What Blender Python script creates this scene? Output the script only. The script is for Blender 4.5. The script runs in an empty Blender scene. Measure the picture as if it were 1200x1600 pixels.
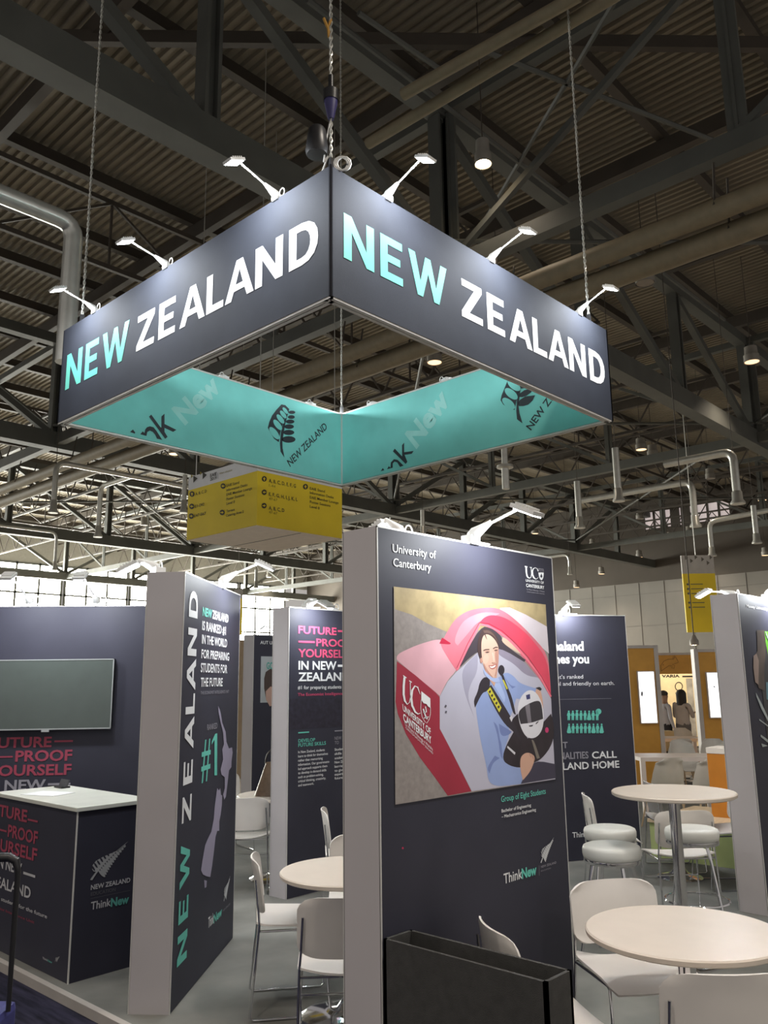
import bpy, bmesh, math, random
from mathutils import Vector, Matrix
random.seed(4)
S = bpy.context.scene
COL = S.collection

# ------------------------------------------------------------------ camera
# world: X and Y follow the stand's grid (and the hall's), Z up; the camera stands at the origin, 1.75 m up
FPX, PITCH, ROLL, TH, EYE = 1298.06, 0.20265, -0.01313847, 0.75128, 1.75
sT, cT = math.sin(TH), math.cos(TH)
def xy2w(x, y, z): return Vector((x * sT + y * cT, -x * cT + y * sT, z))
cF = xy2w(0, math.cos(PITCH), math.sin(PITCH))
cU0 = xy2w(0, -math.sin(PITCH), math.cos(PITCH)); cR0 = xy2w(1, 0, 0)
cR = math.cos(ROLL) * cR0 + math.sin(ROLL) * cU0
cU = -math.sin(ROLL) * cR0 + math.cos(ROLL) * cU0
CAM = Vector((0, 0, EYE))
cam = bpy.data.cameras.new('camera'); cam.sensor_fit = 'VERTICAL'; cam.sensor_height = 36
cam.lens = FPX / 1600 * 36; cam.clip_start = 0.05; cam.clip_end = 400
co = bpy.data.objects.new('camera', cam); COL.objects.link(co)
co.matrix_world = Matrix(((cR.x, cU.x, -cF.x, 0), (cR.y, cU.y, -cF.y, 0), (cR.z, cU.z, -cF.z, EYE), (0, 0, 0, 1)))
S.camera = co

# ------------------------------------------------------------------ world, exposure
S.view_settings.view_transform = 'Standard'; S.view_settings.look = 'None'
S.view_settings.exposure = 0.0; S.view_settings.gamma = 1.0; S.view_settings.use_curve_mapping = False
W = bpy.data.worlds.new('hall_air'); S.world = W; W.use_nodes = True
bg = W.node_tree.nodes['Background']; bg.inputs[0].default_value = (1.0, 0.94, 0.88, 1); bg.inputs[1].default_value = 0.44
S.cycles.max_bounces = 5; S.cycles.diffuse_bounces = 3; S.cycles.glossy_bounces = 3
S.cycles.use_denoising = True; S.cycles.sample_clamp_indirect = 4.0; S.cycles.use_light_tree = True
P_HALL, P_FAR, P_OUT, P_PANEL = 740, 650, 26.0, 14.0      # watts: high-bay near, high-bay far, banner lamps, panel lamps

# ------------------------------------------------------------------ places: rays, planes
def ray(x, y): return (cF * FPX + cR * (x - 600) - cU * (y - 800)).normalized()
def hz(x, y, z=0.0):
    d = ray(x, y); return CAM + d * ((z - EYE) / d.z)
def pj(p):
    d = Vector(p) - CAM; w = d.dot(cF); return 600 + FPX * d.dot(cR) / w, 800 - FPX * d.dot(cU) / w
class Plane:
    """an upright printed face: o a point on it, r its reading direction, n its outward normal"""
    def __init__(s, o, r, n=None):
        s.o = Vector(o); s.r = Vector(r).normalized(); s.u = Vector((0, 0, 1))
        s.n = Vector(n) if n else s.r.cross(s.u)
        s.n.normalize()
    def hit(s, x, y):
        d = ray(x, y); return CAM + d * ((s.o - CAM).dot(s.n) / d.dot(s.n))
    def st(s, x, y):
        p = s.hit(x, y) - s.o; return p.dot(s.r), p.z
    def at(s, a, b, off=0.0): return s.o + s.r * a + s.u * b + s.n * off
    def s_of_x(s, x, t):
        w = cR * FPX - cF * (x - 600)
        return -((s.at(0, t) - CAM).dot(w)) / s.r.dot(w)

# ------------------------------------------------------------------ materials
def lin(c): return tuple(((v / 255) / 12.92 if v / 255 <= 0.04045 else ((v / 255 + 0.055) / 1.055) ** 2.4) for v in c)
MATS = {}
def mat(name, rgb, rough=0.5, metal=0.0, var=0.06, scale=6.0, bump=0.0, spec=0.5, emit=None, stretch=None, bscale=None):
    if name in MATS: return MATS[name]
    m = bpy.data.materials.new(name); m.use_nodes = True; nt = m.node_tree; b = nt.nodes['Principled BSDF']
    c = rgb if max(rgb) <= 1.0 else lin(rgb)
    b.inputs['Roughness'].default_value = rough; b.inputs['Metallic'].default_value = metal
    b.inputs['Specular IOR Level'].default_value = spec
    tc = nt.nodes.new('ShaderNodeTexCoord'); src = tc.outputs['Object']
    if stretch:
        mp = nt.nodes.new('ShaderNodeMapping'); mp.inputs['Scale'].default_value = stretch
        nt.links.new(src, mp.inputs[0]); src = mp.outputs[0]
    nz = nt.nodes.new('ShaderNodeTexNoise'); nz.inputs['Scale'].default_value = scale; nz.inputs['Detail'].default_value = 3
    nt.links.new(src, nz.inputs['Vector'])
    rp = nt.nodes.new('ShaderNodeValToRGB')
    rp.color_ramp.elements[0].color = tuple(v * (1 - var) for v in c) + (1,); rp.color_ramp.elements[1].color = tuple(min(1, v * (1 + var)) for v in c) + (1,)
    rp.color_ramp.elements[0].position = 0.3; rp.color_ramp.elements[1].position = 0.7
    nt.links.new(nz.outputs['Fac'], rp.inputs[0]); nt.links.new(rp.outputs[0], b.inputs['Base Color'])
    if bump:
        n2 = nt.nodes.new('ShaderNodeTexNoise'); n2.inputs['Scale'].default_value = bscale or scale * 8; nt.links.new(src, n2.inputs['Vector'])
        bp = nt.nodes.new('ShaderNodeBump'); bp.inputs['Strength'].default_value = bump; bp.inputs['Distance'].default_value = 0.01
        nt.links.new(n2.outputs['Fac'], bp.inputs['Height']); nt.links.new(bp.outputs[0], b.inputs['Normal'])
    if emit:
        b.inputs['Emission Color'].default_value = (emit[0], emit[1], emit[2], 1); b.inputs['Emission Strength'].default_value = emit[3]
    MATS[name] = m; return m
navy = mat('navy_fabric', (0.032, 0.036, 0.049), 0.75, var=0.10, scale=3, bump=0.15, bscale=300, spec=0.25)
navy_board = mat('navy_board', (0.036, 0.036, 0.053), 0.55, var=0.08, scale=3, spec=0.3)
tealfab = mat('teal_fabric', (0.24, 0.70, 0.655), 0.8, var=0.06, scale=2.5, spec=0.2)
tealfab_l = mat('pale_teal_print', (0.40, 0.80, 0.75), 0.8, var=0.05, spec=0.2)
teal = mat('teal_print', (0.14, 0.58, 0.475), 0.6, var=0.04)
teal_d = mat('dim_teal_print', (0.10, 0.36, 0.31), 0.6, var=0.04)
white_p = mat('white_print', (0.82, 0.83, 0.84), 0.6, var=0.03)
grey_p = mat('grey_print', (0.30, 0.29, 0.33), 0.6, var=0.04)
dark_p = mat('dark_print', (0.032, 0.040, 0.050), 0.7, var=0.05)
pink_p = mat('pink_print', (0.62, 0.07, 0.16), 0.6, var=0.05)
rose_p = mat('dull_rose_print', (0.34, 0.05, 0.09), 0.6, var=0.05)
mauve_p = mat('mauve_print', (0.34, 0.31, 0.42), 0.6, var=0.04)
side_w = mat('pale_grey_laminate', (0.50, 0.472, 0.485), 0.55, var=0.03, scale=2)
alu = mat('aluminium', (0.66, 0.65, 0.62), 0.4, metal=0.15, var=0.05)
chrome = mat('chrome', (0.78, 0.78, 0.80), 0.10, metal=1.0, var=0.03)
white_pl = mat('white_plastic', (0.74, 0.70, 0.66), 0.38, var=0.03)
white_tb = mat('white_tabletop', (0.72, 0.635, 0.55), 0.35, var=0.03)
white_vin = mat('white_vinyl', (0.72, 0.72, 0.68), 0.4, var=0.03)
lampw = mat('white_lamp_enamel', (0.80, 0.80, 0.78), 0.35, var=0.03)
led = mat('led_glow', (1, 1, 1), 0.5, emit=(0.92, 0.97, 1.0, 16.0))
warm = mat('warm_lamp_glow', (1, 0.9, 0.7), 0.5, emit=(1.0, 0.60, 0.32, 1.9))
warm_hot = mat('bright_warm_lamp_glow', (1, 0.9, 0.7), 0.5, emit=(1.0, 0.78, 0.48, 30.0))
dead = mat('unlit_lamp_glass', (0.30, 0.26, 0.22), 0.4)
lamp_can = mat('lamp_can_grey', (0.30, 0.28, 0.25), 0.5)
steel = mat('painted_steel', (0.095, 0.098, 0.088), 0.6, var=0.15, scale=1.2)
steel_d = mat('dark_painted_steel', (0.068, 0.056, 0.045), 0.65, var=0.15, scale=1.2)
deckm = mat('roof_deck_paint', (0.26, 0.225, 0.17), 0.75, var=0.18, scale=0.35)
ductm = mat('beige_duct', (0.22, 0.18, 0.115), 0.6, var=0.10)
galv = mat('galvanised_pipe', (0.60, 0.60, 0.56), 0.30, metal=0.55, var=0.08)
yel = mat('yellow_print', (0.88, 0.67, 0.03), 0.6, var=0.05, scale=1.5)
cream = mat('cream_board', (0.82, 0.74, 0.65), 0.6, var=0.04)
orange = mat('orange_board', (0.68, 0.34, 0.055), 0.55, var=0.06)
orange_d = mat('deep_orange_board', (0.55, 0.20, 0.02), 0.5, var=0.06)
black_box = mat('black_felt', (0.048, 0.047, 0.045), 0.8, var=0.15, scale=30, bump=0.3, bscale=400)
black = mat('black_plastic', (0.018, 0.018, 0.020), 0.4)
screen_m = mat('television_glass', (0.065, 0.080, 0.074), 0.12, spec=0.8)

# ------------------------------------------------------------------ mesh building
class MB:
    def __init__(s): s.v = []; s.f = []; s.mi = []; s.ms = []; s.cur = 0; s.sm = []; s.smooth = False
    def use(s, m):
        if m not in s.ms: s.ms.append(m)
        s.cur = s.ms.index(m); return s
    def face(s, pts):
        b = len(s.v); s.v += [tuple(p) for p in pts]; s.f.append(tuple(range(b, b + len(pts)))); s.mi.append(s.cur); s.sm.append(False)
    def grid(s, vs, fs, smooth=True):
        b = len(s.v); s.v += [tuple(p) for p in vs]
        for f in fs: s.f.append(tuple(i + b for i in f)); s.mi.append(s.cur); s.sm.append(smooth)
    def box(s, c, size, rz=0.0, M=None):
        x, y, z = size[0] / 2, size[1] / 2, size[2] / 2
        ps = [Vector((a * x, b * y, d * z)) for a in (-1, 1) for b in (-1, 1) for d in (-1, 1)]
        R = M or Matrix.Rotation(rz, 3, 'Z'); c = Vector(c)
        s.grid([R @ p + c for p in ps], [(0, 1, 3, 2), (4, 6, 7, 5), (0, 4, 5, 1), (2, 3, 7, 6), (0, 2, 6, 4), (1, 5, 7, 3)], False); return s
    def span(s, a, b):
        a = Vector(a); b = Vector(b); s.box((a + b) / 2, [abs(q) for q in (b - a)]); return s
    def tube(s, pts, r, n=8, caps=True):
        pts = [Vector(p) for p in pts]; rs = r if isinstance(r, (list, tuple)) else [r] * len(pts)
        t0 = (pts[1] - pts[0]).normalized(); ref = Vector((0, 0, 1)) if abs(t0.z) < 0.9 else Vector((1, 0, 0))
        a = t0.cross(ref).normalized(); vs = []; fs = []
        for i, p in enumerate(pts):
            t = (pts[min(i + 1, len(pts) - 1)] - pts[max(i - 1, 0)])
            t = t.normalized() if t.length > 1e-9 else t0
            a = (a - t * a.dot(t)); a = a.normalized() if a.length > 1e-6 else t.orthogonal().normalized()
            b = t.cross(a)
            for k in range(n):
                q = 2 * math.pi * k / n; vs.append(p + (a * math.cos(q) + b * math.sin(q)) * rs[i])
        for i in range(len(pts) - 1):
            for k in range(n):
                k2 = (k + 1) % n; fs.append((i * n + k, i * n + k2, (i + 1) * n + k2, (i + 1) * n + k))
        s.grid(vs, fs, True)
        if caps:
            s.face([vs[k] for k in range(n)][::-1]); s.face([vs[(len(pts) - 1) * n + k] for k in range(n)])
        return s
    def lathe(s, prof, c=(0, 0, 0), n=24, smooth=True):
        c = Vector(c); vs = []; fs = []; m = len(prof)
        for k in range(n):
            q = 2 * math.pi * k / n
            for r, z in prof: vs.append(c + Vector((r * math.cos(q), r * math.sin(q), z)))
        for k in range(n):
            k2 = (k + 1) % n
            for i in range(m - 1): fs.append((k * m + i, k2 * m + i, k2 * m + i + 1, k * m + i + 1))
        s.grid(vs, fs, smooth); return s
    def beam(s, a, b, w, h):
        a = Vector(a); b = Vector(b); d = (b - a); L = d.length; d.normalize()
        up = Vector((0, 0, 1)) if abs(d.z) < 0.95 else Vector((1, 0, 0))
        y = up.cross(d).normalized(); z = d.cross(y)
        s.box((a + b) / 2, (L, w, h), M=Matrix((d, y, z)).transposed()); return s
    def sheet(s, fn, nu, nv, th):
        top = []
        for i in range(nu + 1):
            for j in range(nv + 1): top.append(Vector(fn(i / nu * 2 - 1, j / nv * 2 - 1)))
        W_ = nv + 1; nr = []
        for i in range(nu + 1):
            for j in range(nv + 1):
                a = top[min(i + 1, nu) * W_ + j] - top[max(i - 1, 0) * W_ + j]; b = top[i * W_ + min(j + 1, nv)] - top[i * W_ + max(j - 1, 0)]
                n = a.cross(b); nr.append(n.normalized() if n.length > 1e-9 else Vector((0, 0, 1)))
        N = len(top); vs = top + [p - n * th for p, n in zip(top, nr)]; fs = []
        for i in range(nu):
            for j in range(nv):
                q = (i * W_ + j, (i + 1) * W_ + j, (i + 1) * W_ + j + 1, i * W_ + j + 1); fs.append(q); fs.append(tuple(N + k for k in q[::-1]))
        rim = [i * W_ for i in range(nu + 1)] + [nu * W_ + j for j in range(1, nv + 1)] + [i * W_ + nv for i in range(nu - 1, -1, -1)] + [j for j in range(nv - 1, 0, -1)]
        for a, b in zip(rim, rim[1:] + rim[:1]): fs.append((a, N + a, N + b, b))
        s.grid(vs, fs, True); return s
def world_of(o):
    p = Vector((0, 0, 0))
    while o: p = p + o.location; o = o.parent
    return p
def pieces(mb):
    """groups of faces that lie apart from each other"""
    par = list(range(len(mb.v)))
    def root(a):
        while par[a] != a: par[a] = par[par[a]]; a = par[a]
        return a
    for f in mb.f:
        a = root(f[0])
        for i in f[1:]: par[root(i)] = a
    isl = {}
    for i, p in enumerate(mb.v):
        q = isl.setdefault(root(i), [[1e9] * 3, [-1e9] * 3])
        for k in range(3): q[0][k] = min(q[0][k], p[k]); q[1][k] = max(q[1][k], p[k])
    ks = list(isl); n = len(ks)
    if n == 1 or n > 400: return None
    sz = [max(isl[k][1][i] - isl[k][0][i] for i in range(3)) for k in ks]; g = list(range(n))
    def gr(a):
        while g[a] != a: g[a] = g[g[a]]; a = g[a]
        return a
    for a in range(n):
        la, ha = isl[ks[a]]
        for b in range(a + 1, n):
            lb, hb = isl[ks[b]]
            d = math.sqrt(sum(max(0, la[i] - hb[i], lb[i] - ha[i]) ** 2 for i in range(3)))
            if d <= max(.0199, .4999 * max(sz[a], sz[b])): g[gr(a)] = gr(b)
    gi = {k: gr(a) for a, k in enumerate(ks)}
    if len(set(gi.values())) == 1: return None
    out = {}
    for j, f in enumerate(mb.f): out.setdefault(gi[root(f[0])], []).append(j)
    return list(out.values())
def build(name, mb, m=None, parent=None, bevel=0.0, angle=40):
    if parent and parent.get('kind') != 'structure':
        ps = pieces(mb)
        if ps and len(ps) <= 40:
            o = None
            for js in ps:
                c = MB(); c.ms = mb.ms; used = sorted({i for j in js for i in mb.f[j]}); mp = {i: k for k, i in enumerate(used)}
                c.v = [mb.v[i] for i in used]; c.f = [tuple(mp[i] for i in mb.f[j]) for j in js]; c.mi = [mb.mi[j] for j in js]; c.sm = [mb.sm[j] for j in js]
                o = build1(name, c, m, parent, bevel, angle)
            return o
    return build1(name, mb, m, parent, bevel, angle)
def build1(name, mb, m=None, parent=None, bevel=0.0, angle=40):
    me = bpy.data.meshes.new(name); off = world_of(parent) if parent else Vector((0, 0, 0))
    me.from_pydata([tuple(Vector(p) - off) for p in mb.v], [], mb.f)
    ms = mb.ms or [m]
    for q in ms: me.materials.append(q)
    me.polygons.foreach_set('material_index', mb.mi if mb.ms else [0] * len(mb.f)); me.polygons.foreach_set('use_smooth', mb.sm)
    me.update()
    bm = bmesh.new(); bm.from_mesh(me)
    if any(mb.sm) or bevel: bmesh.ops.remove_doubles(bm, verts=bm.verts, dist=1e-5)
    if bevel: bmesh.ops.bevel(bm, geom=[e for e in bm.edges], offset=bevel, segments=2, affect='EDGES', profile=0.6)
    if any(mb.sm): bmesh.ops.recalc_face_normals(bm, faces=bm.faces)
    bm.to_mesh(me); bm.free()
    if any(mb.sm): me.set_sharp_from_angle(angle=math.radians(angle))
    o = bpy.data.objects.new(name, me); COL.objects.link(o)
    if parent: o.parent = parent
    return o
def tag(o, label=None, cat=None, group=None, kind=None):
    if label: o['label'] = label
    if cat: o['category'] = cat
    if group: o['group'] = group
    if kind: o['kind'] = kind
    return o
def thing(name, label, cat, loc=(0, 0, 0), group=None, kind=None):
    o = bpy.data.objects.new(name, None); COL.objects.link(o); o.location = loc; o.empty_display_size = 0.1
    return tag(o, label, cat, group, kind)
def copy_tree(o, parent=None):
    c = o.copy(); COL.objects.link(c)
    if parent: c.parent = parent
    for ch in list(o.children): copy_tree(ch, c)
    return c
def put(o, x, y, deg, label, group=None, z=0.0):
    o.location = (x, y, z); o.rotation_euler = (0, 0, math.radians(deg)); o['label'] = label
    if group: o['group'] = group
    return o
def light(name, kind, loc, power, color, parent=None, size=0.2, aim=None, angle=None, size_y=None):
    l = bpy.data.lights.new(name, kind); l.energy = power; l.color = color
    if kind == 'AREA':
        l.size = size
        if size_y: l.shape = 'RECTANGLE'; l.size_y = size_y
    else: l.shadow_soft_size = size
    if kind == 'SPOT': l.spot_size = angle; l.spot_blend = 0.7
    o = bpy.data.objects.new(name, l); COL.objects.link(o); o.location = Vector(loc) - (world_of(parent) if parent else Vector((0, 0, 0)))
    if aim is not None: o.rotation_euler = (Vector(aim) - Vector(loc)).to_track_quat('-Z', 'Y').to_euler()
    if parent: o.parent = parent
    return o

# ------------------------------------------------------------------ lettering
_TXT = {}
def glyph_mesh(text, off):
    k = (text, off)
    if k not in _TXT:
        c = bpy.data.curves.new('t', 'FONT'); c.body = text; c.size = 1.0; c.offset = off; c.dimensions = '2D'; c.fill_mode = 'FRONT'; c.resolution_u = 3
        o = bpy.data.objects.new('t', c); COL.objects.link(o)
        me = bpy.data.meshes.new_from_object(o)
        _TXT[k] = ([(v.co.x, v.co.y) for v in me.vertices], [tuple(p.vertices) for p in me.polygons])
        bpy.data.objects.remove(o); bpy.data.curves.remove(c); bpy.data.meshes.remove(me)
    return _TXT[k]
BIG = {'N': (.78, [[(0, 0), (.2, 0), (.2, .64), (.58, 0), (.78, 0), (.78, 1), (.58, 1), (.58, .36), (.2, 1), (0, 1)]]),
 'E': (.62, [[(0, 0), (.62, 0), (.62, .18), (.2, .18), (.2, .42), (.55, .42), (.55, .59), (.2, .59), (.2, .82), (.61, .82), (.61, 1), (0, 1)]]),
 'W': (1.18, [[(0, 1), (.26, 0), (.42, 0), (.59, .62), (.76, 0), (.92, 0), (1.18, 1), (.98, 1), (.83, .36), (.67, 1), (.51, 1), (.35, .36), (.2, 1)]]),
 'Z': (.70, [[(0, 0), (.70, 0), (.70, .18), (.26, .18), (.69, .84), (.69, 1), (.02, 1), (.02, .82), (.43, .82), (0, .15)]]),
 'A': (.88, [[(0, 0), (.20, 0), (.275, .22), (.605, .22), (.68, 0), (.88, 0), (.54, 1), (.34, 1)], [(.33, .385), (.55, .385), (.44, .75)]]),
 'L': (.56, [[(0, 0), (.56, 0), (.56, .18), (.2, .18), (.2, 1), (0, 1)]]),
 'D': (.76, [[(0, 0), (.34, 0), (.52, .04), (.66, .15), (.74, .32), (.76, .5), (.74, .68), (.66, .85), (.52, .96), (.34, 1), (0, 1)],
             [(.2, .18), (.33, .18), (.44, .21), (.51, .29), (.55, .4), (.56, .5), (.55, .6), (.51, .71), (.44, .79), (.33, .82), (.2, .82)]])}
def big_mesh(text, gap=0.17):
    vs = []; fs = []; x = 0.0
    for ch in text:
        w, loops = BIG[ch]; b = bmesh.new(); es = []
        for lp in loops:
            q = [b.verts.new((x + a, h, 0)) for a, h in lp]; es += [b.edges.new((q[i], q[(i + 1) % len(q)])) for i in range(len(q))]
        bmesh.ops.triangle_fill(b, use_beauty=True, edges=es)
        b.verts.index_update(); n = len(vs); vs += [(v.co.x, v.co.y) for v in b.verts]
        fs += [tuple(n + v.index for v in f.verts) for f in b.faces]; b.free()
        g = gap * (0.25 if ch in 'A' else 1); x += w + g
        if ch == 'L': x -= gap * 0.7
    return vs, fs
CAP = 0.69
def lay(mb, pl, gm, cap, org, du, dv, wid, off, fit=None):
    vs, fs = gm; ref = fit or vs
    x0 = min(p[0] for p in ref); x1 = max(p[0] for p in ref); k = wid / (x1 - x0)
    pts = [pl.at(org[0] + du[0] * (x - x0) * k + dv[0] * y / cap, org[1] + du[1] * (x - x0) * k + dv[1] * y / cap, off) for x, y in vs]
    mb.grid(pts, fs, False)
def T(mb, pl, text, xl, xr, x0, yb, yt, off=0.003, w=0.0, big=False):
    """level text on an upright face: spans image columns xl..xr, base line through (x0,yb), capitals up to yt there"""
    s0, tb = pl.st(x0, yb); tt = pl.st(x0, yt)[1]
    a = pl.s_of_x(xl, tb); b = pl.s_of_x(xr, tb)
    gm = big_mesh(text) if big else glyph_mesh(text, w)
    lay(mb, pl, gm, 1.0 if big else CAP, (a, tb), (1, 0), (0, tt - tb), b - a, off)
def T3(mb, pl, text, p0, p1, pt, off=0.003, w=0.0, big=False, fit=None):
    """slanted text: base line p0 to p1, capitals up to pt above p0"""
    a = pl.st(*p0); b = pl.st(*p1); c = pl.st(*pt)
    L = math.hypot(b[0] - a[0], b[1] - a[1]); du = ((b[0] - a[0]) / L, (b[1] - a[1]) / L)
    gm = big_mesh(text) if big else glyph_mesh(text, w)
    lay(mb, pl, gm, 1.0 if big else CAP, a, du, (c[0] - a[0], c[1] - a[1]), L, off)
def poly(mb, pl, pts, off=0.003): mb.face([pl.at(*pl.st(*p), off) for p in pts])
def crop(ox, oy, k): return lambda pts: [(ox + x / k, oy + y / k) for x, y in pts]
def ell(cx, cy, a, b, ang=0.0, n=20):
    c, s = math.cos(math.radians(ang)), math.sin(math.radians(ang))
    return [(cx + a * math.cos(q) * c - b * math.sin(q) * s, cy + a * math.cos(q) * s + b * math.sin(q) * c) for q in (2 * math.pi * i / n for i in range(n))]
def stroke(mb, pl, pts, w, off=0.003):
    ws = w if isinstance(w, (list, tuple)) else [w] * len(pts); L = []; R = []
    for i, p in enumerate(pts):
        a = pts[max(i - 1, 0)]; b = pts[min(i + 1, len(pts) - 1)]; dx, dy = b[0] - a[0], b[1] - a[1]; d = math.hypot(dx, dy) or 1
        L.append((p[0] - dy / d * ws[i] / 2, p[1] + dx / d * ws[i] / 2)); R.append((p[0] + dy / d * ws[i] / 2, p[1] - dx / d * ws[i] / 2))
    for i in range(len(pts) - 1): poly(mb, pl, [L[i], L[i + 1], R[i + 1], R[i]], off)
def bar(mb, pl, xl, xr, x0, yb, yt, off=0.003):
    s0, tb = pl.st(x0, yb); tt = pl.st(x0, yt)[1]; a = pl.s_of_x(xl, tb); b = pl.s_of_x(xr, tb)
    mb.face([pl.at(a, tb, off), pl.at(b, tb, off), pl.at(b, tt, off), pl.at(a, tt, off)])
def fern(mb, pl, p00, p10, p01, ink, back, off=0.003, n=13):
    """silver fern in the frame p00 (foot), p10 (right), p01 (up)"""
    A = pl.st(*p00); B = pl.st(*p10); C = pl.st(*p01)
    def M(x, y, o=off): return pl.at(A[0] + (B[0] - A[0]) * x + (C[0] - A[0]) * y, A[1] + (B[1] - A[1]) * x + (C[1] - A[1]) * y, o)
    def sp(t): return ((1 - t) ** 2 * 0 + 2 * t * (1 - t) * .28 + t * t * 1.0, 2 * t * (1 - t) * .50 + t * t * 1.0)
    mb.use(ink)
    wing = [sp(.22 + .78 * i / 12) for i in range(13)] + [(.80, .80), (.55, .73), (.30, .66), (.12, .58), (.03, .46), (.02, .34), (.06, .26)]
    mb.face([M(*p) for p in wing])
    mb.use(back)
    for i in range(9):
        t = .27 + .075 * i; x, y = sp(t); L = .26 * (1 - t) + .05
        cx, cy = x - .05 - L * .36, y + L * .42
        mb.face([M(cx + .022 * math.cos(q) * .8 - L * .36 * math.sin(q) * .62, cy + .022 * math.cos(q) + L * .42 * math.sin(q), off + .0006) for q in (2 * math.pi * k / 10 for k in range(10))])
    mb.use(ink)
    for i in range(n):
        t = .26 + .70 * i / n; x, y = sp(t); L = .30 * (1 - t) ** .8 + .03
        cx, cy = x + L * .42, y - L * .50
        mb.face([M(cx + L * .48 * math.cos(q) * .72 + .028 * math.sin(q), cy - L * .5 * math.cos(q) + .03 * math.sin(q)) for q in (2 * math.pi * k / 10 for k in range(10))])
    st = [sp(i / 12) for i in range(13)]
    for i in range(12):
        w0, w1 = .03 * (1 - i / 13), .03 * (1 - (i + 1) / 13)
        a, b = st[i], st[i + 1]; mb.face([M(a[0] - w0, a[1] + w0 * .5, off + .0009), M(b[0] - w1, b[1] + w1 * .5, off + .0009), M(b[0] + w1, b[1] - w1 * .5, off + .0009), M(a[0] + w0, a[1] - w0 * .5, off + .0009)])

# ================================================================== THE HALL
def struct(name, mb, m, label, parent=None, bevel=0.0):
    o = build(name, mb, m, parent, bevel)
    if not parent: tag(o, label, None, None, 'structure')
    return o
carpet = mat('grey_carpet', (0.185, 0.185, 0.172), 0.9, var=0.22, scale=2.2, bump=0.4, bscale=500, spec=0.1)
farfl = mat('hall_floor_beige', (0.50, 0.46, 0.41), 0.8, var=.2, scale=.5)
hallfl = mat('dark_blue_hall_carpet', (0.022, 0.021, 0.036), 0.85, var=0.6, scale=5, stretch=(6, 0.7, 1), spec=0.1)
grey_wall = mat('grey_wall_panels', (0.20, 0.185, 0.165), 0.7, var=0.06, scale=0.6)
dark_wall = mat('dark_wall_cladding', (0.075, 0.062, 0.050), 0.8, var=0.1, scale=0.5)
pane_b = mat('bright_window_glass', (1, 1, 1), 0.3, emit=(1.0, 1.0, 0.90, 48.0))
pane_d = mat('dim_window_glass', (0.6, 0.5, 0.5), 0.3, emit=(1.0, 0.86, 0.84, 0.42))
RZ = 14.4
m = MB(); m.span((2.60, -6, -0.05), (12.6, 9.9, 0.0)); struct('floor', m, carpet, 'grey carpet of the raised exhibition stand')
m = MB(); m.span((-14, -14, -0.16), (2.56, 63, -0.05)); struct('floor_aisle', m, hallfl, 'dark blue aisle carpet in front of the raised stand')
m = MB(); m.span((2.56, -14, -0.16), (56, 63, -0.05)); struct('floor_hall', m, farfl, 'beige hall floor beyond the stand')
m = MB(); m.span((2.56, -6, -0.05), (2.60, 13, 0.004)); struct('trim_1', m, mat('edge_strip', (0.42, 0.39, 0.36), 0.5), 'pale edge strip along the front of the stand floor')
# corrugated deck
m = MB(); p = 0.22; n = int(68 / p)
vs = []; prof = [(0, 0), (0.08, 0), (0.11, 0.075), (0.19, 0.075)]
for i in range(n):
    for a, b in prof: vs += [(-12 + i * p + a, -12, RZ + b), (-12 + i * p + a, 62, RZ + b)]
m.grid(vs, [(2 * k, 2 * k + 2, 2 * k + 3, 2 * k + 1) for k in range(4 * n - 1)], False)
m.face([(-12, -12, RZ + .3), (56, -12, RZ + .3), (56, 62, RZ + .3), (-12, 62, RZ + .3)])
struct('ceiling', m, deckm, 'corrugated steel roof deck of the exhibition hall')
# far walls
m = MB(); m.use(grey_wall); m.span((55, -12, 0), (55.4, 62, 8.43)); m.use(dark_wall); m.span((55, -12, 8.43), (55.5, 62, RZ))
m.use(mat('panel_joint', (0.16, 0.145, 0.13), 0.7))
for k in range(40): m.span((54.97, -12 + k * 1.85, 0), (55.0, -11.97 + k * 1.85, 8.4))
for z in (3.2, 5.4, 7.6): m.span((54.97, -12, z), (55.0, 62, z + .03))
struct('wall_right', m, None, 'grey panelled far wall with dark cladding above')
pr = Plane((54.9, 0, 0), (0, -1, 0))
sa, ta = pr.st(1008, 829); sb, tb = pr.st(1008, 801); sc, tc_ = pr.st(1143, 806)
m = MB(); m.use(pane_d); m.face([pr.at(sa, ta), pr.at(sc, ta), pr.at(sc, tb), pr.at(sa, tb)])
win = struct('window_1', m, None, 'row of dim high windows in the dark cladding')
m = MB()
for q in range(9):
    s_ = sa + (sc - sa) * q / 8
    w_ = .07 if q not in (3, 4) else .32
    m.box(pr.at(s_, (ta + tb) / 2, .06), (.1, w_ * 2, tb - ta + .2))
for z in (ta, (ta + tb) / 2, tb): m.box(pr.at((sa + sc) / 2, z, .05), (.08, abs(sc - sa), .08))
build('window_frame', m, steel_d, win)
m = MB(); m.use(mat('hazy_grey_wall', (0.34, 0.33, 0.30), 0.8)); m.span((-14, 62, 0), (55, 62.4, 4.3)); m.span((-14, 62, 10.9), (55, 62.4, RZ))
struct('wall_left', m, None, 'far wall below and above the bright window band')
for k in range(9):
    u0 = 2 + k * 5.6
    m = MB(); m.face([(u0, 62.1, 4.3), (u0 + 5.3, 62.1, 4.3), (u0 + 5.3, 62.1, 10.9), (u0, 62.1, 10.9)])
    w_ = struct('window_%d' % (k + 2), m, pane_b, 'overexposed tall window in the far wall')
    m = MB()
    for x in (0, 1.77, 3.53, 5.3): m.span((u0 + x - .08, 61.95, 4.2), (u0 + x + .08, 62.08, 11))
    for z in (4.3, 6.5, 8.7, 10.9): m.span((u0 - .1, 61.95, z - .07), (u0 + 5.4, 62.08, z + .07))
    build('window_frame', m, steel, w_)
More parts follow.
